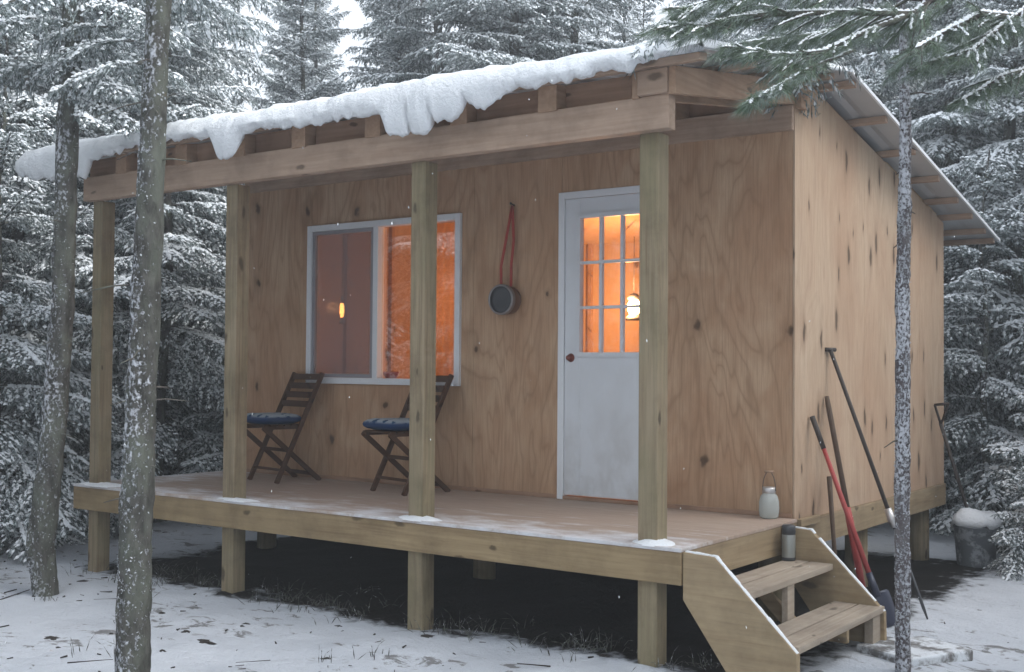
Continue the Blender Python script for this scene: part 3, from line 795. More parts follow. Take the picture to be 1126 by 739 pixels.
# brown pole with a red lower half
a = Vector((.020,.467,.723)); e = on(947,640,0,.33); gnd = a + (e-a)*((GZ+.01-a.z)/(e.z-a.z))
t = tool('long_handled_tool', 'brown pole with a red lower half crossing the red shovel at the side wall', 'garden tool', a, gnd)
b = MB(); b.tube([a, line(a,gnd,.05), line(a,gnd,.52)], [.014,.017,.016], 10); b.build('handle', M['handle'], t, off=gnd)
b = MB(); b.tube([line(a,gnd,.50), line(a,gnd,.55), line(a,gnd,.88)], [.019,.023,.021], 10); b.build('sleeve', M['red_paint'], t, off=gnd)
b = MB(); b.tube([line(a,gnd,.87), gnd], [.024,.016], 10); b.build('tip', M['dark'], t, off=gnd)
# short stick
a = Vector((.055,.42,.225)); e = on(918,612,0,.12); gnd = a + (e-a)*((GZ+.01-a.z)/(e.z-a.z))
t = tool('short_stick', 'short dark stick leaning on the cabin rim just right of the steps', 'stick', a, gnd)
b = MB(); b.tube([a, line(a,gnd,.5), gnd], [.016,.013,.011], 10); b.build('stick', M['handle'], t, off=gnd)
# spade at the far corner, with open D grip
a = Vector((.025,2.766,.60)); gnd = on(1082,618,2,GZ+.02)
t = tool('spade', 'spade with an open D-shaped grip leaning at the far back corner of the side wall', 'spade', a, gnd)
d = (gnd-a).normalized(); sd = Vector((.95,-.25,.12)).normalized()
b = MB(); b.tube([line(a,gnd,.10), line(a,gnd,.4)+Vector((.0,0,.0)), line(a,gnd,.8)], [.014,.014,.015], 10); b.build('handle', M['dark_handle'], t, off=gnd)
b = MB(); tp = a - d*.02; b.tube([line(a,gnd,.11), tp], .010, 8); b.tube([tp, tp+sd*.12], .011, 8); b.tube([tp+sd*.12, line(a,gnd,.11)], .009, 8); b.build('grip', M['dark_handle'], t, off=gnd)
b = MB(); sd2 = Vector((.8,.58,0)); sd2 = (sd2-d*sd2.dot(d)).normalized(); b.bar(line(a,gnd,.78), gnd, .16, .006, tuple(sd2.cross(d))); b.build('blade', M['dark'], t, off=gnd)

# bucket with a cap of snow
bl_ = (.285,2.93,gh(.285,2.93))
bk = thing('bucket', 'dull grey bucket heaped with snow standing beyond the back corner of the cabin', 'bucket', bl_)
b = MB(); b.lathe([(0,.0),(.135,.0),(.140,.01),(.165,.30),(.172,.305),(.170,.315),(.160,.312),(.15,.28),(0,.27)]); b.build('body', M['bucket'], bk)
b = MB(); pr = [(.168,.312),(.185,.325),(.18,.36),(.15,.395),(.10,.42),(.05,.43),(.001,.432)]; b.lathe(pr)
b.v = [(x*(1+.22*noise.noise(Vector((x*9,y*9,z*9)))), y*(1+.22*noise.noise(Vector((x*9,y*9,4)))), z+.055*noise.noise(Vector((x*12,y*12,1)))) for x,y,z in b.v]
b.build('snow_cap', M['snow'], bk)
# slab at the foot of the steps
sl = (.80,-.27,GZ)
so = thing('paving_slab', 'flat snow-dusted slab lying on the ground at the foot of the steps', 'slab', sl, math.radians(-24))
b = MB(); b.prism([(-.20,-.24),(.18,-.25),(.20,.22),(-.16,.25),(-.21,.02)], 'z', -.03, .035); b.build('slab', M['slab'], so, bevel=.012)

# ------------------------------------------------------------------ inside
def lantern(loc, label, power, hang, r=.035, gm=None):
    t = thing('lantern', label, 'lantern', loc)
    b = MB(); b.lathe([(0,-.005),(r*1.5,-.005),(r*1.5,.02),(r*.8,.05)], n=18); b.build('base', M['dark'], t); b = MB(); b.lathe([(r*.8,.175),(r*1.3,.185),(r*.6,.23),(0,.235)], n=18); b.build('cap', M['dark'], t)
    b = MB(); b.lathe([(r*.8,.052),(r*1.15,.09),(r*1.15,.135),(r*.8,.173)], n=18); b.build('globe', gm or M['flame'], t)
    if hang:
        b = MB(); b.tube([(0,0,.235),(0,0,.235+hang)], .003, 6); b.build('hook', M['dark'], t)
    l = bpy.data.lights.new('lantern_light', 'POINT'); l.energy = power; l.color = (1,.45,.18); l.shadow_soft_size = .06
    lo = bpy.data.objects.new('lantern_light', l); COL.objects.link(lo); lo.parent = t; lo.location = (0,-.11,.12)
    return t
p1 = on(697,338,1,2.35); p1.z -= .11
lantern(p1, 'bright lit lantern seen through the lower right door panes', 40, .5, .05)
p2 = on(376,344,1,.62); p2.z -= .09
lantern(p2, 'small lit lantern seen through the left window pane', 1.6, .6, .017, M['ember'])
cb = MB(); n = 26; vs = []
for i in range(n+1):
    x = -2.93+.34*i/n; y = .135+.014*math.sin(i*1.15)
    vs += [(x,y,.80),(x,y,1.97)]
cb.add(vs, [(2*i,2*i+2,2*i+3,2*i+1) for i in range(n)], 0, True)
ct = cb.build('curtain', M['curtain']); ct.modifiers.new('solid','SOLIDIFY').thickness = .003
tag(ct, 'glowing orange curtain hanging inside the right end of the window', 'curtain')
bw = on(425,409,1,.11)
bo = MB(); bo.lathe([(0,0),(.04,.0),(.075,.045),(.078,.06),(.070,.055),(.035,.012),(0,.01)]); bw_o = bo.build('bowl', M['red']); bw_o.location = (bw.x,.16,.79); bw_o.scale = (1,.6,1)
tag(bw_o, 'small red bowl on the window ledge inside', 'bowl')
b = MB(); b.box((-4.07,.076,.755),(-2.6,.26,.788)); part(b, 'window_ledge', M['ply_inside'])

# ------------------------------------------------------------------ foliage
def spindles(P0, P1, Wd, Ht, lift=None):
    P0 = np.asarray(P0, float); P1 = np.asarray(P1, float); n = len(P0)
    d = P1-P0; ln = np.linalg.norm(d, axis=1, keepdims=True)+1e-9; d = d/ln
    up = np.tile(np.array([0.02,.01,1.0]), (n,1)); sd = np.cross(d, up); sl = np.linalg.norm(sd, axis=1, keepdims=True)
    sd = sd/np.maximum(sl, 1e-3); nn = np.cross(sd, d)
    Wd = np.asarray(Wd).reshape(-1,1); Ht = np.asarray(Ht).reshape(-1,1)
    mid = P0*.55+P1*.45
    l = mid-sd*Wd-nn*Ht*.35; r = mid+sd*Wd-nn*Ht*.35; t = mid+nn*Ht
    vs = np.stack([P0,l,r,t,P1], axis=1).reshape(-1,3)
    base = (np.arange(n)*5).reshape(-1,1,1)
    f = np.array([[0,1,3],[0,3,2],[0,2,1],[4,3,1],[4,2,3],[4,1,2]]).reshape(1,6,3)
    return vs, (base+f).reshape(-1,3)
def combine(parts):
    vs = []; ts = []; mi = []; o = 0
    for v, t, m_ in parts:
        vs.append(v); ts.append(t+o); mi.append(np.full(len(t), m_)); o += len(v)
    return np.concatenate(vs), np.concatenate(ts), np.concatenate(mi)

def bough(rnd, A, az, Ln, el, droop, snow, out, tw=.10, dense=1.0, tipup=.25):
    """one spruce bough: main axis with side sprays; appends to out lists"""
    NS, NE, NW, NH, SS, SE, SW, SH, BS = out
    ca, sa = math.cos(az), math.sin(az); te = math.tan(el)
    def P(s, side=0.0, dz=0.0):
        x = Ln*s
        z = x*te - droop*Ln*s*s*(1-tipup*s)
        return np.array([A[0]+ca*x-sa*side, A[1]+sa*x+ca*side, A[2]+z+dz])
    ns = max(5, int(Ln/(.062/dense)))
    pts = [P(s) for s in np.linspace(0,1,7)]
    BS.append(pts)
    load = snow*rnd.uniform(.45,1.35)
    for i in range(ns):
        s = .12+.88*(i+rnd.random()*.6)/ns
        if s > 1: s = 1
        l2 = min(.46, (.42*Ln*(1-s)**.75+.07))*rnd.uniform(.7,1.15)
        for sg in (-1,1):
            if rnd.random() < .08: continue
            fwd = rnd.uniform(.55,1.0); nsub = max(2, int(l2/.055*dense))
            dd = rnd.uniform(.15,.55)
            last = None
            for q in range(nsub):
                u0 = (q)/nsub; u1 = (q+1.35)/nsub
                def S(u):
                    x_ = s+u*l2*fwd/Ln*.75
                    return P(min(x_,1.08), sg*l2*u*.85, -dd*l2*u*u*.9)
                p0 = S(u0); p1 = S(u1)
                j = np.array([rnd.uniform(-1,1),rnd.uniform(-1,1),rnd.uniform(-1.3,.6)])*tw*.60
                NS.append(p0); NE.append(p1+j); NW.append(tw*rnd.uniform(.07,.14)); NH.append(tw*rnd.uniform(.06,.12))
                for _ in range(2):      # side needles / hanging twiglets
                    j2 = np.array([rnd.uniform(-1,1),rnd.uniform(-1,1),rnd.uniform(-1.5,.2)])*tw*.65
                    NS.append((p0+p1)/2); NE.append((p0+p1)/2+j2); NW.append(tw*.06); NH.append(tw*.06)
                if rnd.random() < .85*load:
                    jj = np.array([rnd.uniform(-1,1),rnd.uniform(-1,1),0])*tw*.35; q0 = p0+(p1-p0)*rnd.uniform(-.1,.35); q1 = q0+(p1-p0)*rnd.uniform(.35,.8)+np.array([rnd.uniform(-1,1),rnd.uniform(-1,1),rnd.uniform(-.5,.4)])*tw*.3
                    SS.append(q0+jj+np.array([0,0,tw*.10])); SE.append(q1+jj+np.array([0,0,tw*.08])); SW.append(tw*rnd.uniform(.12,.36)); SH.append(tw*rnd.uniform(.10,.28))
        if rnd.random() < .75*load:
            ja = np.array([rnd.uniform(-1,1),rnd.uniform(-1,1),0])*tw*.35; p0 = P(max(0,s-.04),0,tw*.12)+ja; p1 = P(min(1,s+.04),0,tw*.10)-ja
            SS.append(p0); SE.append(p1); SW.append(tw*rnd.uniform(.25,.5)); SH.append(tw*rnd.uniform(.2,.38))

def finish(out, name, parent, mats):
    NS, NE, NW, NH, SS, SE, SW, SH, BS = out
    parts = []
    v, t = spindles(NS, NE, NW, NH); parts.append((v,t,0))
    if SS: v, t = spindles(SS, SE, SW, SH); parts.append((v,t,1))
    b0 = []; b1 = []; bw = []
    for pts in BS:
        for i in range(len(pts)-1):
            b0.append(pts[i]); b1.append(pts[i+1]+ (pts[i+1]-pts[i])*.15); bw.append(.016*(1-.75*i/len(pts)))
    v, t = spindles(b0, b1, bw, bw); parts.append((v,t,2))
    v, t, m_ = combine(parts)
    return np_mesh(name, v, t, mats, m_, parent)
def new_out(): return [[] for _ in range(9)]

def spruce_proto(seed, h, R, z0, snow=.8, dense=1.0, trunk_r=.09, per=(4,6), step=.30, droop=.45, tw=.10, name='spruce_tree'):
    rnd = random.Random(seed); root = thing(name, 'proto', 'tree')
    b = MB(); n = 9
    b.tube([(.04*math.sin(i*1.3+seed), .04*math.cos(i*1.7+seed), -.3+(h+.3)*i/n) for i in range(n+1)], [trunk_r*(1-.93*i/n)+.004 for i in range(n+1)], 9)
    b.build('trunk', M['bark_far'], root)
    out = new_out(); z = z0
    while z < h-.06:
        q = (z-z0)/(h-z0)
        for k in range(rnd.randint(*per)):
            Ln = R*((1-q)**.80)*rnd.uniform(.65,1.15)+.10
            if z < z0+.5: Ln *= .8
            el = math.radians(-8+52*q**1.3+rnd.uniform(-12,12))
            bough(rnd, (0,0,z+rnd.uniform(-.12,.12)), rnd.uniform(0,2*math.pi), Ln, el, droop*(1-.6*q), snow, out, tw, dense)
        z += step*(1-.35*q)*rnd.uniform(.8,1.2)
    finish(out, 'crown', root, [M['needles'], M['tsnow'], M['bark_far']])
    return root
PROTO = {
 'tall': [spruce_proto(11, 9.5, 1.65, .9, 1.4, .95*1.25, tw=.066), spruce_proto(12, 11.0, 1.85, 1.3, 1.3, .95*1.2, .11, tw=.068), spruce_proto(13, 8.0, 1.5, .6, 1.45, 1.25, tw=.064)],
 'mid':  [spruce_proto(21, 4.8, 1.2, .25, 1.5, 1.4, .05, tw=.058), spruce_proto(22, 3.6, 1.05, .15, 1.55, 1.45, .04, tw=.055)],
 'low':  [spruce_proto(31, 1.7, .85, .08, 1.3, 1.5, .022, (4,6), .17, .5, .06, 'young_fir'), spruce_proto(32, 1.15, .75, .06, 1.3, 1.5, .02, (4,6), .14, .55, .058, 'young_fir')],
}
used = set()
def place(kind, idx, x, y, s, rz, label, group, name=None, z=None):
    src = PROTO[kind][idx]
    if src.name in used:
        r = src.copy(); COL.objects.link(r)
        for ch in list(src.children):
            c = ch.copy(); COL.objects.link(c); c.parent = r
    else: r = src
    used.add(src.name)
    r.location = (x, y, (gh(x,y) if z is None else z)-.02); r.rotation_euler = (0,0,rz); r.scale = (s*random.uniform(.93,1.07), s*random.uniform(.93,1.07), s)
    r['label'] = label; r['group'] = group; r['category'] = 'tree'
    return r
rnd = random.Random(5)
YAW = .6258
LANES = [(232,288,78),(368,402,88),(645,695,20),(725,790,20)]     # where pale sky shows over lower trees: px from, to, top
SP = []
def blocked(x, y, r):
    return -5.5-r < x < .55+r and -2.3-r < y < 3.9+r
hts = {'tall': [9.5,11.0,8.0], 'mid': [4.8,3.6], 'low': [1.7,1.15]}
rad = {'tall': [1.55,1.75,1.35], 'mid': [1.15,1.0], 'low': [.85,.75]}
def zone(x, y, dist):
    px, py = px_of((x,y,1))
    if px < 110: zn = 'left of the far corner post'
    elif px < 270: zn = 'between the left porch posts'
    elif px < 560: zn = 'behind the left roof half'
    elif px < 960: zn = 'behind the right roof half'
    else: zn = 'right of the cabin'
    return zn, px
def try_tree(kind, th, dist, minsep, blockr=None):
    x = CP.x - math.sin(th)*dist; y = CP.y + math.cos(th)*dist
    idx = rnd.randrange(len(PROTO[kind])); s = rnd.uniform(.78,1.18)
    rr = rad[kind][idx]*s*.8
    if blocked(x, y, rr if blockr is None else blockr): return False
    for (a, c, r) in SP:
        if (a-x)**2+(c-y)**2 < (minsep*(r+rr))**2: return False
    H = hts[kind][idx]*s
    px, py = px_of((x,y,GZ)); topy = px_of((x,y,GZ+H))[1]; wpx = rr/dist*FPX
    for l0, l1, ly in LANES:
        if px+wpx*.35 > l0 and px-wpx*.35 < l1 and topy < ly:
            # lower crown so that the pale sky stays open over it
            zt = CP.z + ((369.5-ly)/FPX)*dist*.99
            Hn = (zt-GZ)*rnd.uniform(.8,1.0); s *= Hn/H; H = Hn
    zn, px = zone(x, y, dist)
    if not math.radians(0) < th < math.radians(70): zn = 'outside the picture' if th > math.radians(112) else 'mirrored in the window'
    far = 'deep in the wood' if dist > 20 else 'at the wood edge'
    kindw = {'tall': 'tall snowy spruce', 'mid': 'half-grown snowy spruce', 'low': 'low snowy fir'}[kind]
    place(kind, idx, x, y, s, rnd.uniform(0,6.28), f'{kindw} {far} {zn}', f'{kindw}s {far} {zn}')
    SP.append((x, y, rr)); return True
# edge of the wood: dense low growth first, then taller and deeper rows
def fill(kind, n, d0, d1, t0, t1, sep, tries=4000, **k):
    c = 0
    for _ in range(tries):
        if c >= n: break
        dist = d0+(d1-d0)*rnd.random()**.8
        if try_tree(kind, math.radians(rnd.uniform(t0,t1)), dist, sep, **k): c += 1
    return c
LANES_ON = LANES
def at_px(kind, px, dist, top, idx):
    """a tree standing at a bearing of the wood, tall enough to reach a given height"""
    th = YAW - math.atan((px-563)/FPX); x = CP.x-math.sin(th)*dist; y = CP.y+math.cos(th)*dist
    while blocked(x, y, .95):
        dist += .2; x = CP.x-math.sin(th)*dist; y = CP.y+math.cos(th)*dist
    H = CP.z+(369.5-top)/FPX*dist-GZ; s = H/hts[kind][idx]
    zn, _ = zone(x, y, dist); kw = 'tall snowy spruce' if kind == 'tall' else 'half-grown snowy spruce'
    place(kind, idx, x, y, s, rnd.uniform(0,6.28), f'{kw} at the wood edge {zn}', f'{kw}s at the wood edge {zn}')
    SP.append((x, y, rad[kind][idx]*s*.55))
for a_ in (('tall',330,15.5,-150,0),('tall',178,13.5,-520,1),('tall',120,14.5,-350,2),('tall',20,12.5,-420,0),('tall',478,12.6,-430,1),('tall',562,12.0,-520,0),('tall',628,14.5,-330,2),('tall',436,16.5,-160,2),
           ('tall',684,16.5,-60,1),('tall',705,13.5,-40,0),('tall',850,15,-350,1),('tall',960,14,-420,0),('tall',1045,13.2,-420,2),('tall',1115,13.0,-380,1),('tall',905,17,-300,2),('tall',520,16.5,-300,0),('tall',775,17.5,-120,2),
           ('tall',258,18,75,1),('tall',385,16.5,85,0),('tall',236,15,100,2),('tall',282,19,90,2),('tall',60,17,-260,1),('tall',150,17.5,-280,0),('tall',590,18,-250,1),('tall',655,19,-30,0),('tall',345,20,-60,2)): at_px(*a_)
fill('tall', 40, 12, 20, 4, 66, .55)
fill('mid', 44, 10.2, 18, 4, 66, .50)
fill('tall', 70, 18, 36, 6, 64, .50)
fill('mid', 40, 16, 26, 6, 64, .40)
# wood that the window reflects, left of the clearing
fill('tall', 10, 8, 15, 72, 112, .6)
fill('mid', 8, 7.5, 13, 72, 105, .5)
fill('tall', 12, 5.5, 11, 120, 300, .55)  # rest of the wood out of view, both rows added to shade the ground
fill('tall', 7, 6.5, 11, 300, 350, .55)
# young firs at the right edge by the bucket and left behind the deck
for i, (x, y, k_, s, lab) in enumerate([(.92,3.30,0,1.0,'snow-bowed young fir beside the bucket at the right edge'),(.62,4.6,1,1.3,'snowy young fir behind the bucket'),(1.5,4.6,0,1.2,'snowy young fir at the far right edge'),
        (-6.6,-.2,1,1.0,'low snowy young fir beyond the left end of the deck'),(-6.3,1.2,0,1.0,'snowy young fir left of the cabin wall behind the deck'),(-7.6,-1.0,0,1.0,'snow-covered young fir behind the leaning left trunk'),(-5.9,2.6,1,1.1,'small snowy fir near the back left corner of the cabin'),(-7.3,.8,1,1.2,'broad snowy young fir between the two left porch posts')]):
    place('low', k_, x, y, s, i*1.3, lab, 'young firs round the cabin')

gp = on(1130,632,2,GZ)
place('low', 1, gp.x, gp.y, .62, 2.2, 'smallest snow-heaped fir just in front of the bucket at the right edge', 'young firs round the cabin')

# ------------------------------------------------------------------ near trunks
def trunk_snow(pts, rr, base, t, seed, n, mat, rng=(.002,.0065)):
    q = random.Random(seed); a0=[]; a1=[]; w=[]; h=[]
    for _ in range(n):
        u = q.random()**1.0*(len(pts)-2); i = int(u); p = pts[i].lerp(pts[i+1], u-i); r = rr[i]*1.0
        an = q.gauss(-2.3, 1.25); dn = Vector((math.cos(an), math.sin(an), 0))
        if noise.noise(p*5+dn*1.5) < q.uniform(-.25,.15): continue
        tn = Vector((-dn.y, dn.x, 0)); c = p+dn*r*q.uniform(.96,1.05); l = q.uniform(*rng)*1.3; d_ = (tn*q.gauss(0,1)+Vector((0,0,q.gauss(0,1.0)))).normalized()*l
        a0.append(tuple(c-d_-base)); a1.append(tuple(c+d_-base)); w.append(q.uniform(*rng)*.7); h.append(q.uniform(*rng)*.8)
    v_, t2 = spindles(a0, a1, w, h); tag(np_mesh('snow_specks', v_, t2, [mat], None, t), kind='stuff')
def near_tree(name, label, path, rads, mat, crown_z, h_extra, seed, extra=None, n=16, n_specks=1500):
    base = Vector(path[0]); t = thing(name, label, 'tree', base)
    b = MB(); pts = []; rr = []
    for i in range(len(path)-1):
        m_ = 22
        for q in range(m_):
            u = q/m_; pts.append(Vector(path[i]).lerp(Vector(path[i+1]), u)); rr.append(rads[i]+(rads[i+1]-rads[i])*u)
    pts.append(Vector(path[-1])); rr.append(rads[-1])
    b.tube(pts, rr, 24, wob=.16, seed=seed)
    b.v = [tuple(Vector(p)+Vector((noise.noise(Vector(p)*28),noise.noise(Vector(p)*28+Vector((9,0,0))),0))*.007) for p in b.v]
    b.build('trunk', mat, t, off=base)
    trunk_snow(pts[:len(pts)*2//3], rr, base, t, seed, n_specks, M['frost'])
    rnd_ = random.Random(seed); out = new_out(); z = crown_z; top = pts[-1]
    while z < top.z-.1:
        q = (z-crown_z)/(top.z-crown_z)
        c = min(pts, key=lambda p: abs(p.z-z))
        for k in range(rnd_.randint(3,5)):
            bough(rnd_, tuple(c-base), rnd_.uniform(0,6.28), (1.25*(1-q)**.8+.15)*rnd_.uniform(.6,1.1), math.radians(-5+45*q), .4, .95, out, .055, 1.35)
        z += .32
    for (A, az, Ln, el, dr, sn) in (extra or []):
        bough(rnd_, tuple(Vector(A)-base), az, Ln, el, dr, sn, out, .055, 1.7)
    finish(out, 'crown', t, [M['needles'], M['tsnow'], M['bark']])
    # dead twig stubs on the trunk
    for k in range(22):
        p = pts[rnd_.randrange(len(pts)//5, len(pts)*2//3)]
        a_ = rnd_.uniform(0,6.28); ln = rnd_.uniform(.06,.34)*(rads[0]/.08)
        e_ = p + Vector((math.cos(a_)*ln, math.sin(a_)*ln, rnd_.uniform(-.35,.2)*ln))
        b = MB(); b.tube([p, (p+e_)/2+Vector((0,0,.012)), e_], [.006,.004,.002], 5)
        b.build('dead_twig', M['limb'], t, off=base)
    return t
A0 = on(145,762,2,GZ-.02)
dA = (A0-CP).dot(F_)
pa = [A0, at(150,560,dA-.0), at(161,300,dA), at(175,0,dA), at(196,-420,dA), at(210,-900,dA)]
near_tree('spruce_tree', 'thick lichened spruce trunk patched with snow standing nearest in front of the porch', pa, [.080,.074,.066,.055,.042,.01], M['bark'], 3.6, 0, 3)
B0 = on(50,657,2,GZ-.02); dB = (B0-CP).dot(F_)
pb = [B0, at(44,600,dB), at(57,500,dB), at(69,330,dB), at(76,100,dB), at(83,-60,dB), at(92,-560,dB)]
rightv = Vector((.81,.58,0)); az_r = math.atan2(.58,.81)
Bt = at(80,28,dB); Bt2 = at(78,75,dB)
camaz = math.atan2(-F_.y,-F_.x)
ex = [(at(150,45,dB-.25), az_r+math.pi-.2, .62, math.radians(8), .55, 1.25), (at(163,70,dB-.3), az_r+math.pi+.15, .58, math.radians(5), .6, 1.25), (at(120,30,dB-.15), az_r+math.pi, .45, math.radians(10), .6, 1.2),
      (Bt, camaz-.5, .75, math.radians(5), .5, 1.1), (Bt2, camaz+.9, .6, math.radians(-2), .5, 1.1), (at(76,60,dB), az_r, .75, math.radians(18), .7, 1.2), (at(76,85,dB), az_r+.3, .65, math.radians(5), .5, 1.2), (at(74,70,dB), az_r+math.pi, .7, math.radians(0), .4, 1.0), (at(76,110,dB), az_r-.4, .6, math.radians(0), .5, 1.1)]
near_tree('spruce_tree', 'slim crooked spruce trunk with a kinked foot left of the deck', pb, [.078,.088,.080,.074,.068,.062,.01], M['bark'], 3.3, 0, 8, ex)
C0 = on(993,742,2,GZ-.02); dC = (C0-CP).dot(F_)
pc_ = [C0, at(992,560,dC), at(993,320,dC), at(996,130,dC), at(993,60,dC), at(985,-120,dC), at(980,-420,dC)]
near_tree('young_spruce_tree', 'thin straight snow-speckled trunk standing in front of the side wall and tools', pc_, [.037,.037,.035,.028,.022,.017,.006], M['bark_thin'], 3.0, 0, 14, None, 12, 2600)

# ------------------------------------------------------------------ pine with boughs over the right of the picture
pr_ = random.Random(44)
dP = 5.0
PB = at(1215,700,dP+.25); PB.z = GZ-.1
pine = thing('pine_tree', 'long-needled pine whose green boughs hang across the upper right of the roof', 'tree', PB)
b = MB(); b.tube([PB, PB+Vector((.0,0,1.5)), PB+Vector((.02,.02,3.2)), PB+Vector((.0,0,5.5)), PB+Vector((.02,0,7.5))], [.125,.11,.10,.07,.02], 16, wob=.12, seed=2); b.build('trunk', M['limb'], pine, off=PB)
limbs = MB(); needle_v = []; needle_t = []; SS = []; SE = []; SW = []; SH = []
def tuft(p, d, n=34, ln=.085, spread=.8):
    d = d.normalized()
    for _ in range(n):
        j = Vector((pr_.gauss(0,1),pr_.gauss(0,1),pr_.gauss(0,.8)-.15))*spread*.55
        nd = (d+j).normalized(); q = p - d*pr_.uniform(0,.06)
        e_ = q + nd*ln*pr_.uniform(.7,1.15) + Vector((0,0,-.012))
        s_ = nd.cross(Vector((pr_.gauss(0,1),pr_.gauss(0,1),pr_.gauss(0,1)))).normalized()*.0012
        o = len(needle_v); needle_v.extend([q-s_, q+s_, e_]); needle_t.append((o,o+1,o+2))
def limb(pts, r0, r1, tw=True, dens=1.0, side=.36, snow=.8, tl=1.0):
    limbs.tube(pts, [r0+(r1-r0)*i/(len(pts)-1) for i in range(len(pts))], 7)
    def snowline(q, rad_, prob):
        for i in range(len(q)-1):
            m_ = max(2, int((q[i+1]-q[i]).length/.022))
            for k in range(m_):
                if noise.noise(q[i]*4+Vector((k*.13,0,3))) > prob: continue
                a_ = q[i].lerp(q[i+1], k/m_); c_ = q[i].lerp(q[i+1], (k+1.7)/m_); o = Vector((pr_.gauss(0,.002),pr_.gauss(0,.002),rad_*.9))
                SS.append(a_+o); SE.append(c_+o); SW.append(rad_*pr_.uniform(.7,1.25)+.002); SH.append(rad_*pr_.uniform(.5,1.0)+.002)
    snowline(pts, r0*.8, .5)
    n = int(len(pts)*2*dens)
    for k in range(n):
        u = (.2+.8*(k+pr_.random())/n)*(len(pts)-1); i = min(int(u), len(pts)-2); p = pts[i].lerp(pts[i+1], u-i); d = (pts[i+1]-pts[i]).normalized()
        sdv = d.cross(Vector((0,0,1))).normalized()*(1 if k % 2 else -1)
        dirv = (d*.8 + sdv*pr_.uniform(.4,1.1) + Vector((0,0,pr_.uniform(-.45,.15)))).normalized(); ln = side*pr_.uniform(.45,1.1)*(1-.5*k/n)
        tp = [p + dirv*ln*t_ + Vector((0,0,-.10*ln*t_*t_)) for t_ in (0,.35,.7,1)]
        limbs.tube(tp, [r1*.9,r1*.7,r1*.5,r1*.35], 5)
        if tw:
            for q in (.4,.55,.7,.85,1.0):
                pt = tp[0].lerp(tp[-1], q); tuft(pt, dirv+Vector((pr_.gauss(0,.25),pr_.gauss(0,.25),pr_.gauss(0,.15)-.1)), 20, .078*tl)
        if pr_.random() < snow: snowline(tp, .0052, .25)
    if tw:
        for q in range(3): tuft(pts[-1]-(pts[-1]-pts[-2])*q*.3, pts[-1]-pts[-2], 20, .09*tl)
def poly(px): return [at(x,y,t) for x,y,t in px]
def smooth(pts, k=4):
    out = []
    for i in range(len(pts)-1):
        for q in range(k): out.append(pts[i].lerp(pts[i+1], q/k))
    return out+[pts[-1]]
LB = [
 ([(1210,-60,5.2),(1110,-30,5.1),(1025,0,5.0),(1003,15,4.95),(900,14,4.9),(830,17,4.85),(775,30,4.8),(735,28,4.75)], .016, .006, .9, .30),
 ([(1003,15,4.95),(955,34,4.9),(905,57,4.8),(860,62,4.75),(800,52,4.7)], .012, .005, .9, .25),
 ([(1025,0,5.0),(930,-10,4.9),(850,-8,4.85),(790,0,4.8),(745,12,4.8)], .012, .005, .9, .28),
 ([(940,55,4.8),(890,75,4.7),(855,95,4.65),(822,112,4.6)], .007, .004, .8, .13),
 ([(1215,20,5.2),(1130,20,5.0),(1080,15,4.9),(1040,35,4.8),(1000,60,4.7)], .016, .006, 1.0, .28),
 ([(1215,60,5.2),(1150,70,5.1),(1100,85,5.0),(1060,110,4.9)], .012, .005, .9, .22),
 ([(1215,-20,5.2),(1140,0,5.0),(1100,30,4.9),(1070,55,4.8),(1020,70,4.75)], .012, .005, 1.0, .26),
 ([(1030,-20,5.0),(980,10,5.1),(930,30,5.2),(880,40,5.2),(830,45,5.2)], .008, .004, .9, .22),
]
for pts, r0, r1, dens, side in LB: limb(smooth(poly(pts)), r0, r1, True, dens, side)
# crown higher up, above the picture
for k in range(16):
    zc = 3.6+k*.24; a_ = k*2.4; ln = 1.7-.075*k; o = Vector((PB.x,PB.y,zc))
    dv = Vector((math.cos(a_),math.sin(a_),.15)); limb([o+dv*ln*u+Vector((0,0,-.15*u*u)) for u in (0,.2,.4,.6,.8,1)], .016, .005, True, .9, .4)
limbs.build('limbs', M['limb'], pine, off=PB)
nv = np.array([tuple(p-PB) for p in needle_v]); np_mesh('needles', nv, np.array(needle_t), [M['pine_needles']], None, pine)
v, t_ = spindles([tuple(p-PB) for p in SS], [tuple(p-PB) for p in SE], SW, SH); tag(np_mesh('snow_load', v, t_, [M['tsnow']], None, pine), kind='stuff')

# ------------------------------------------------------------------ litter on the snow
lr = random.Random(9); b = MB()
for k in range(520):
    x = lr.uniform(-7,2.6); y = lr.uniform(-5.2,-1.2) if lr.random() < .75 else lr.uniform(-1.2,4.5)
    if -5.1 < x < .05 and y > -1.3: continue
    z = gh(x,y)+.004; a_ = lr.uniform(0,6.28); ln = lr.uniform(.01,.05) if lr.random() < .85 else lr.uniform(.08,.3)
    e_ = (x+math.cos(a_)*ln, y+math.sin(a_)*ln, z+lr.uniform(-.003,.02)*ln*6)
    r0 = lr.uniform(.002,.006)
    b.tube([(x,y,z), e_], [r0, r0*.6], 5)
for k in range(90):
    x = lr.uniform(-6.5,2.2); y = lr.gauss(-2.1,.75) if k < 80 else lr.uniform(-1.6,3.5)
    if -5.1 < x < .1 and y > -1.4: continue
    z = gh(x,y); r0 = lr.uniform(.012,.04)*(1.6 if lr.random() < .2 else .8); n_ = 15; vs = [(x,y,z+r0*.35)]
    a0_ = lr.uniform(0,6.28)
    for q in range(n_):
        t = a0_+2*math.pi*q/n_; rr = r0*lr.uniform(.35,1.35); ex_ = 1.5
        vs.append((x+rr*ex_*math.cos(t), y+rr*math.sin(t), z-.004+r0*.15*lr.random()))
    b.add(vs, [(0,1+q,1+(q+1)%n_) for q in range(n_)], 0, False)
o = b.build('twig_litter', plain('wet_litter', (.035,.030,.026), .8, .2, .4, 30)); tag(o, 'scattered dark twigs and bark bits lying on the snow', 'litter', kind='stuff')

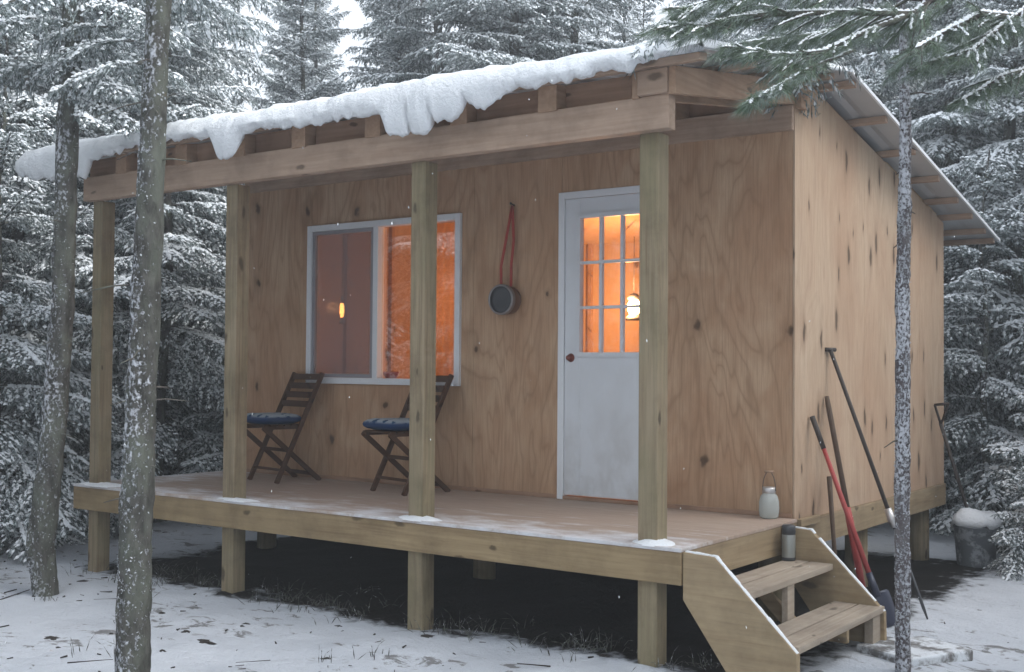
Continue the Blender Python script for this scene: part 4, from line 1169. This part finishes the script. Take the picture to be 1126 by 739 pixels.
wr = random.Random(21); a0 = []; a1 = []; ww = []
for k in range(95):
    cx_ = wr.uniform(-4.9,.5); cy_ = wr.gauss(-1.28,.16)
    if k > 55: cx_ = wr.uniform(-7,2.4); cy_ = wr.uniform(-3.5,-1.3)
    for q in range(wr.randint(4,12)):
        x = cx_+wr.gauss(0,.04); y = cy_+wr.gauss(0,.04); p = np.array([x,y,gh(x,y)-.01]); e_ = p+np.array([wr.gauss(0,.06),wr.gauss(0,.06),wr.uniform(.02,.11)])
        m_ = (p+e_)/2+np.array([0,0,.02]); a0 += [p,m_]; a1 += [m_+(m_-p)*.1,e_]; ww += [.0028,.002]
v, t_ = spindles(a0, a1, ww, ww); tag(np_mesh('dead_grass', v, t_, [M['bark_far']]), 'thin dead grass and stems poking through the snow along the deck', 'grass', kind='stuff')
a0 = []; a1 = []; ww = []
for k in range(120):
    p = CP + ray(wr.uniform(-40,1166), wr.uniform(-30,770))*wr.uniform(2.5,7.5)
    if p.y > -1.6 and p.x < .4: continue
    if p.z < GZ+.1: continue
    d_ = Vector((wr.gauss(0,.3),wr.gauss(0,.3),1)).normalized()*wr.uniform(.002,.005); a0.append(tuple(p-d_)); a1.append(tuple(p+d_)); ww.append(wr.uniform(.001,.002))
v, t_ = spindles(a0, a1, ww, ww); tag(np_mesh('falling_snow', v, t_, [M['tsnow']]), 'sparse small snowflakes falling through the air', 'snowflakes', kind='stuff')

# ------------------------------------------------------------------ snowy air
hz = MB(); hz.box((-75,-30,GZ-3.0),(45,75,16)); ho = hz.build('haze', None or bpy.data.materials.new('snowy_air')); tag(ho, 'thin grey snowy air between the trees', 'haze', kind='stuff')
hm = ho.data.materials[0]; hm.use_nodes = True; hn = hm.node_tree; hn.nodes.remove(hn.nodes['Principled BSDF'])
pv = hn.nodes.new('ShaderNodeVolumePrincipled'); pv.inputs['Density'].default_value = .0078; pv.inputs['Color'].default_value = (.88,.92,.96,1); pv.inputs['Anisotropy'].default_value = .2
hn.links.new(pv.outputs[0], hn.nodes['Material Output'].inputs['Volume'])

# ------------------------------------------------------------------ light
w = bpy.data.worlds.new('World'); scene.world = w; w.use_nodes = True
nt = w.node_tree; bg = nt.nodes['Background']
sky = nt.nodes.new('ShaderNodeTexSky'); sky.sky_type = 'NISHITA'; sky.sun_disc = False
SEL, SAZ = math.radians(48), math.radians(75)      # azimuth: clockwise from +y
sky.sun_elevation = SEL; sky.sun_rotation = SAZ
hs = nt.nodes.new('ShaderNodeHueSaturation'); hs.inputs['Saturation'].default_value = .30
nt.links.new(sky.outputs[0], hs.inputs['Color']); tcw = nt.nodes.new('ShaderNodeTexCoord'); sx = nt.nodes.new('ShaderNodeSeparateXYZ'); nt.links.new(tcw.outputs['Generated'], sx.inputs[0])
mr = nt.nodes.new('ShaderNodeMapRange'); nt.links.new(sx.outputs[2], mr.inputs[0]); mr.inputs[1].default_value = 0; mr.inputs[2].default_value = 1; mr.inputs[3].default_value = .55; mr.inputs[4].default_value = 1.7
vm = nt.nodes.new('ShaderNodeVectorMath'); vm.operation = 'SCALE'; nt.links.new(hs.outputs[0], vm.inputs[0]); nt.links.new(mr.outputs[0], vm.inputs['Scale'])
tn = nt.nodes.new('ShaderNodeVectorMath'); tn.operation = 'MULTIPLY'; nt.links.new(vm.outputs[0], tn.inputs[0]); tn.inputs[1].default_value = (.99,1.0,.985)
nt.links.new(tn.outputs[0], bg.inputs[0]); bg.inputs[1].default_value = .15
sl_ = bpy.data.lights.new('sun', 'SUN'); sl_.energy = .6; sl_.angle = math.radians(40); sl_.color = (1,.97,.93)
so_ = bpy.data.objects.new('sun', sl_); COL.objects.link(so_)
dirv = Vector((math.sin(SAZ)*math.cos(SEL), math.cos(SAZ)*math.cos(SEL), math.sin(SEL)))
so_.rotation_euler = dirv.to_track_quat('Z','Y').to_euler(); so_.location = dirv*30
scene.view_settings.view_transform = 'Standard'; scene.view_settings.look = 'None'; scene.view_settings.gamma = 1
scene.view_settings.exposure = 1.58; scene.view_settings.use_curve_mapping = False
scene.cycles.use_denoising = True
scene.cycles.max_bounces = 8; scene.cycles.transparent_max_bounces = 12
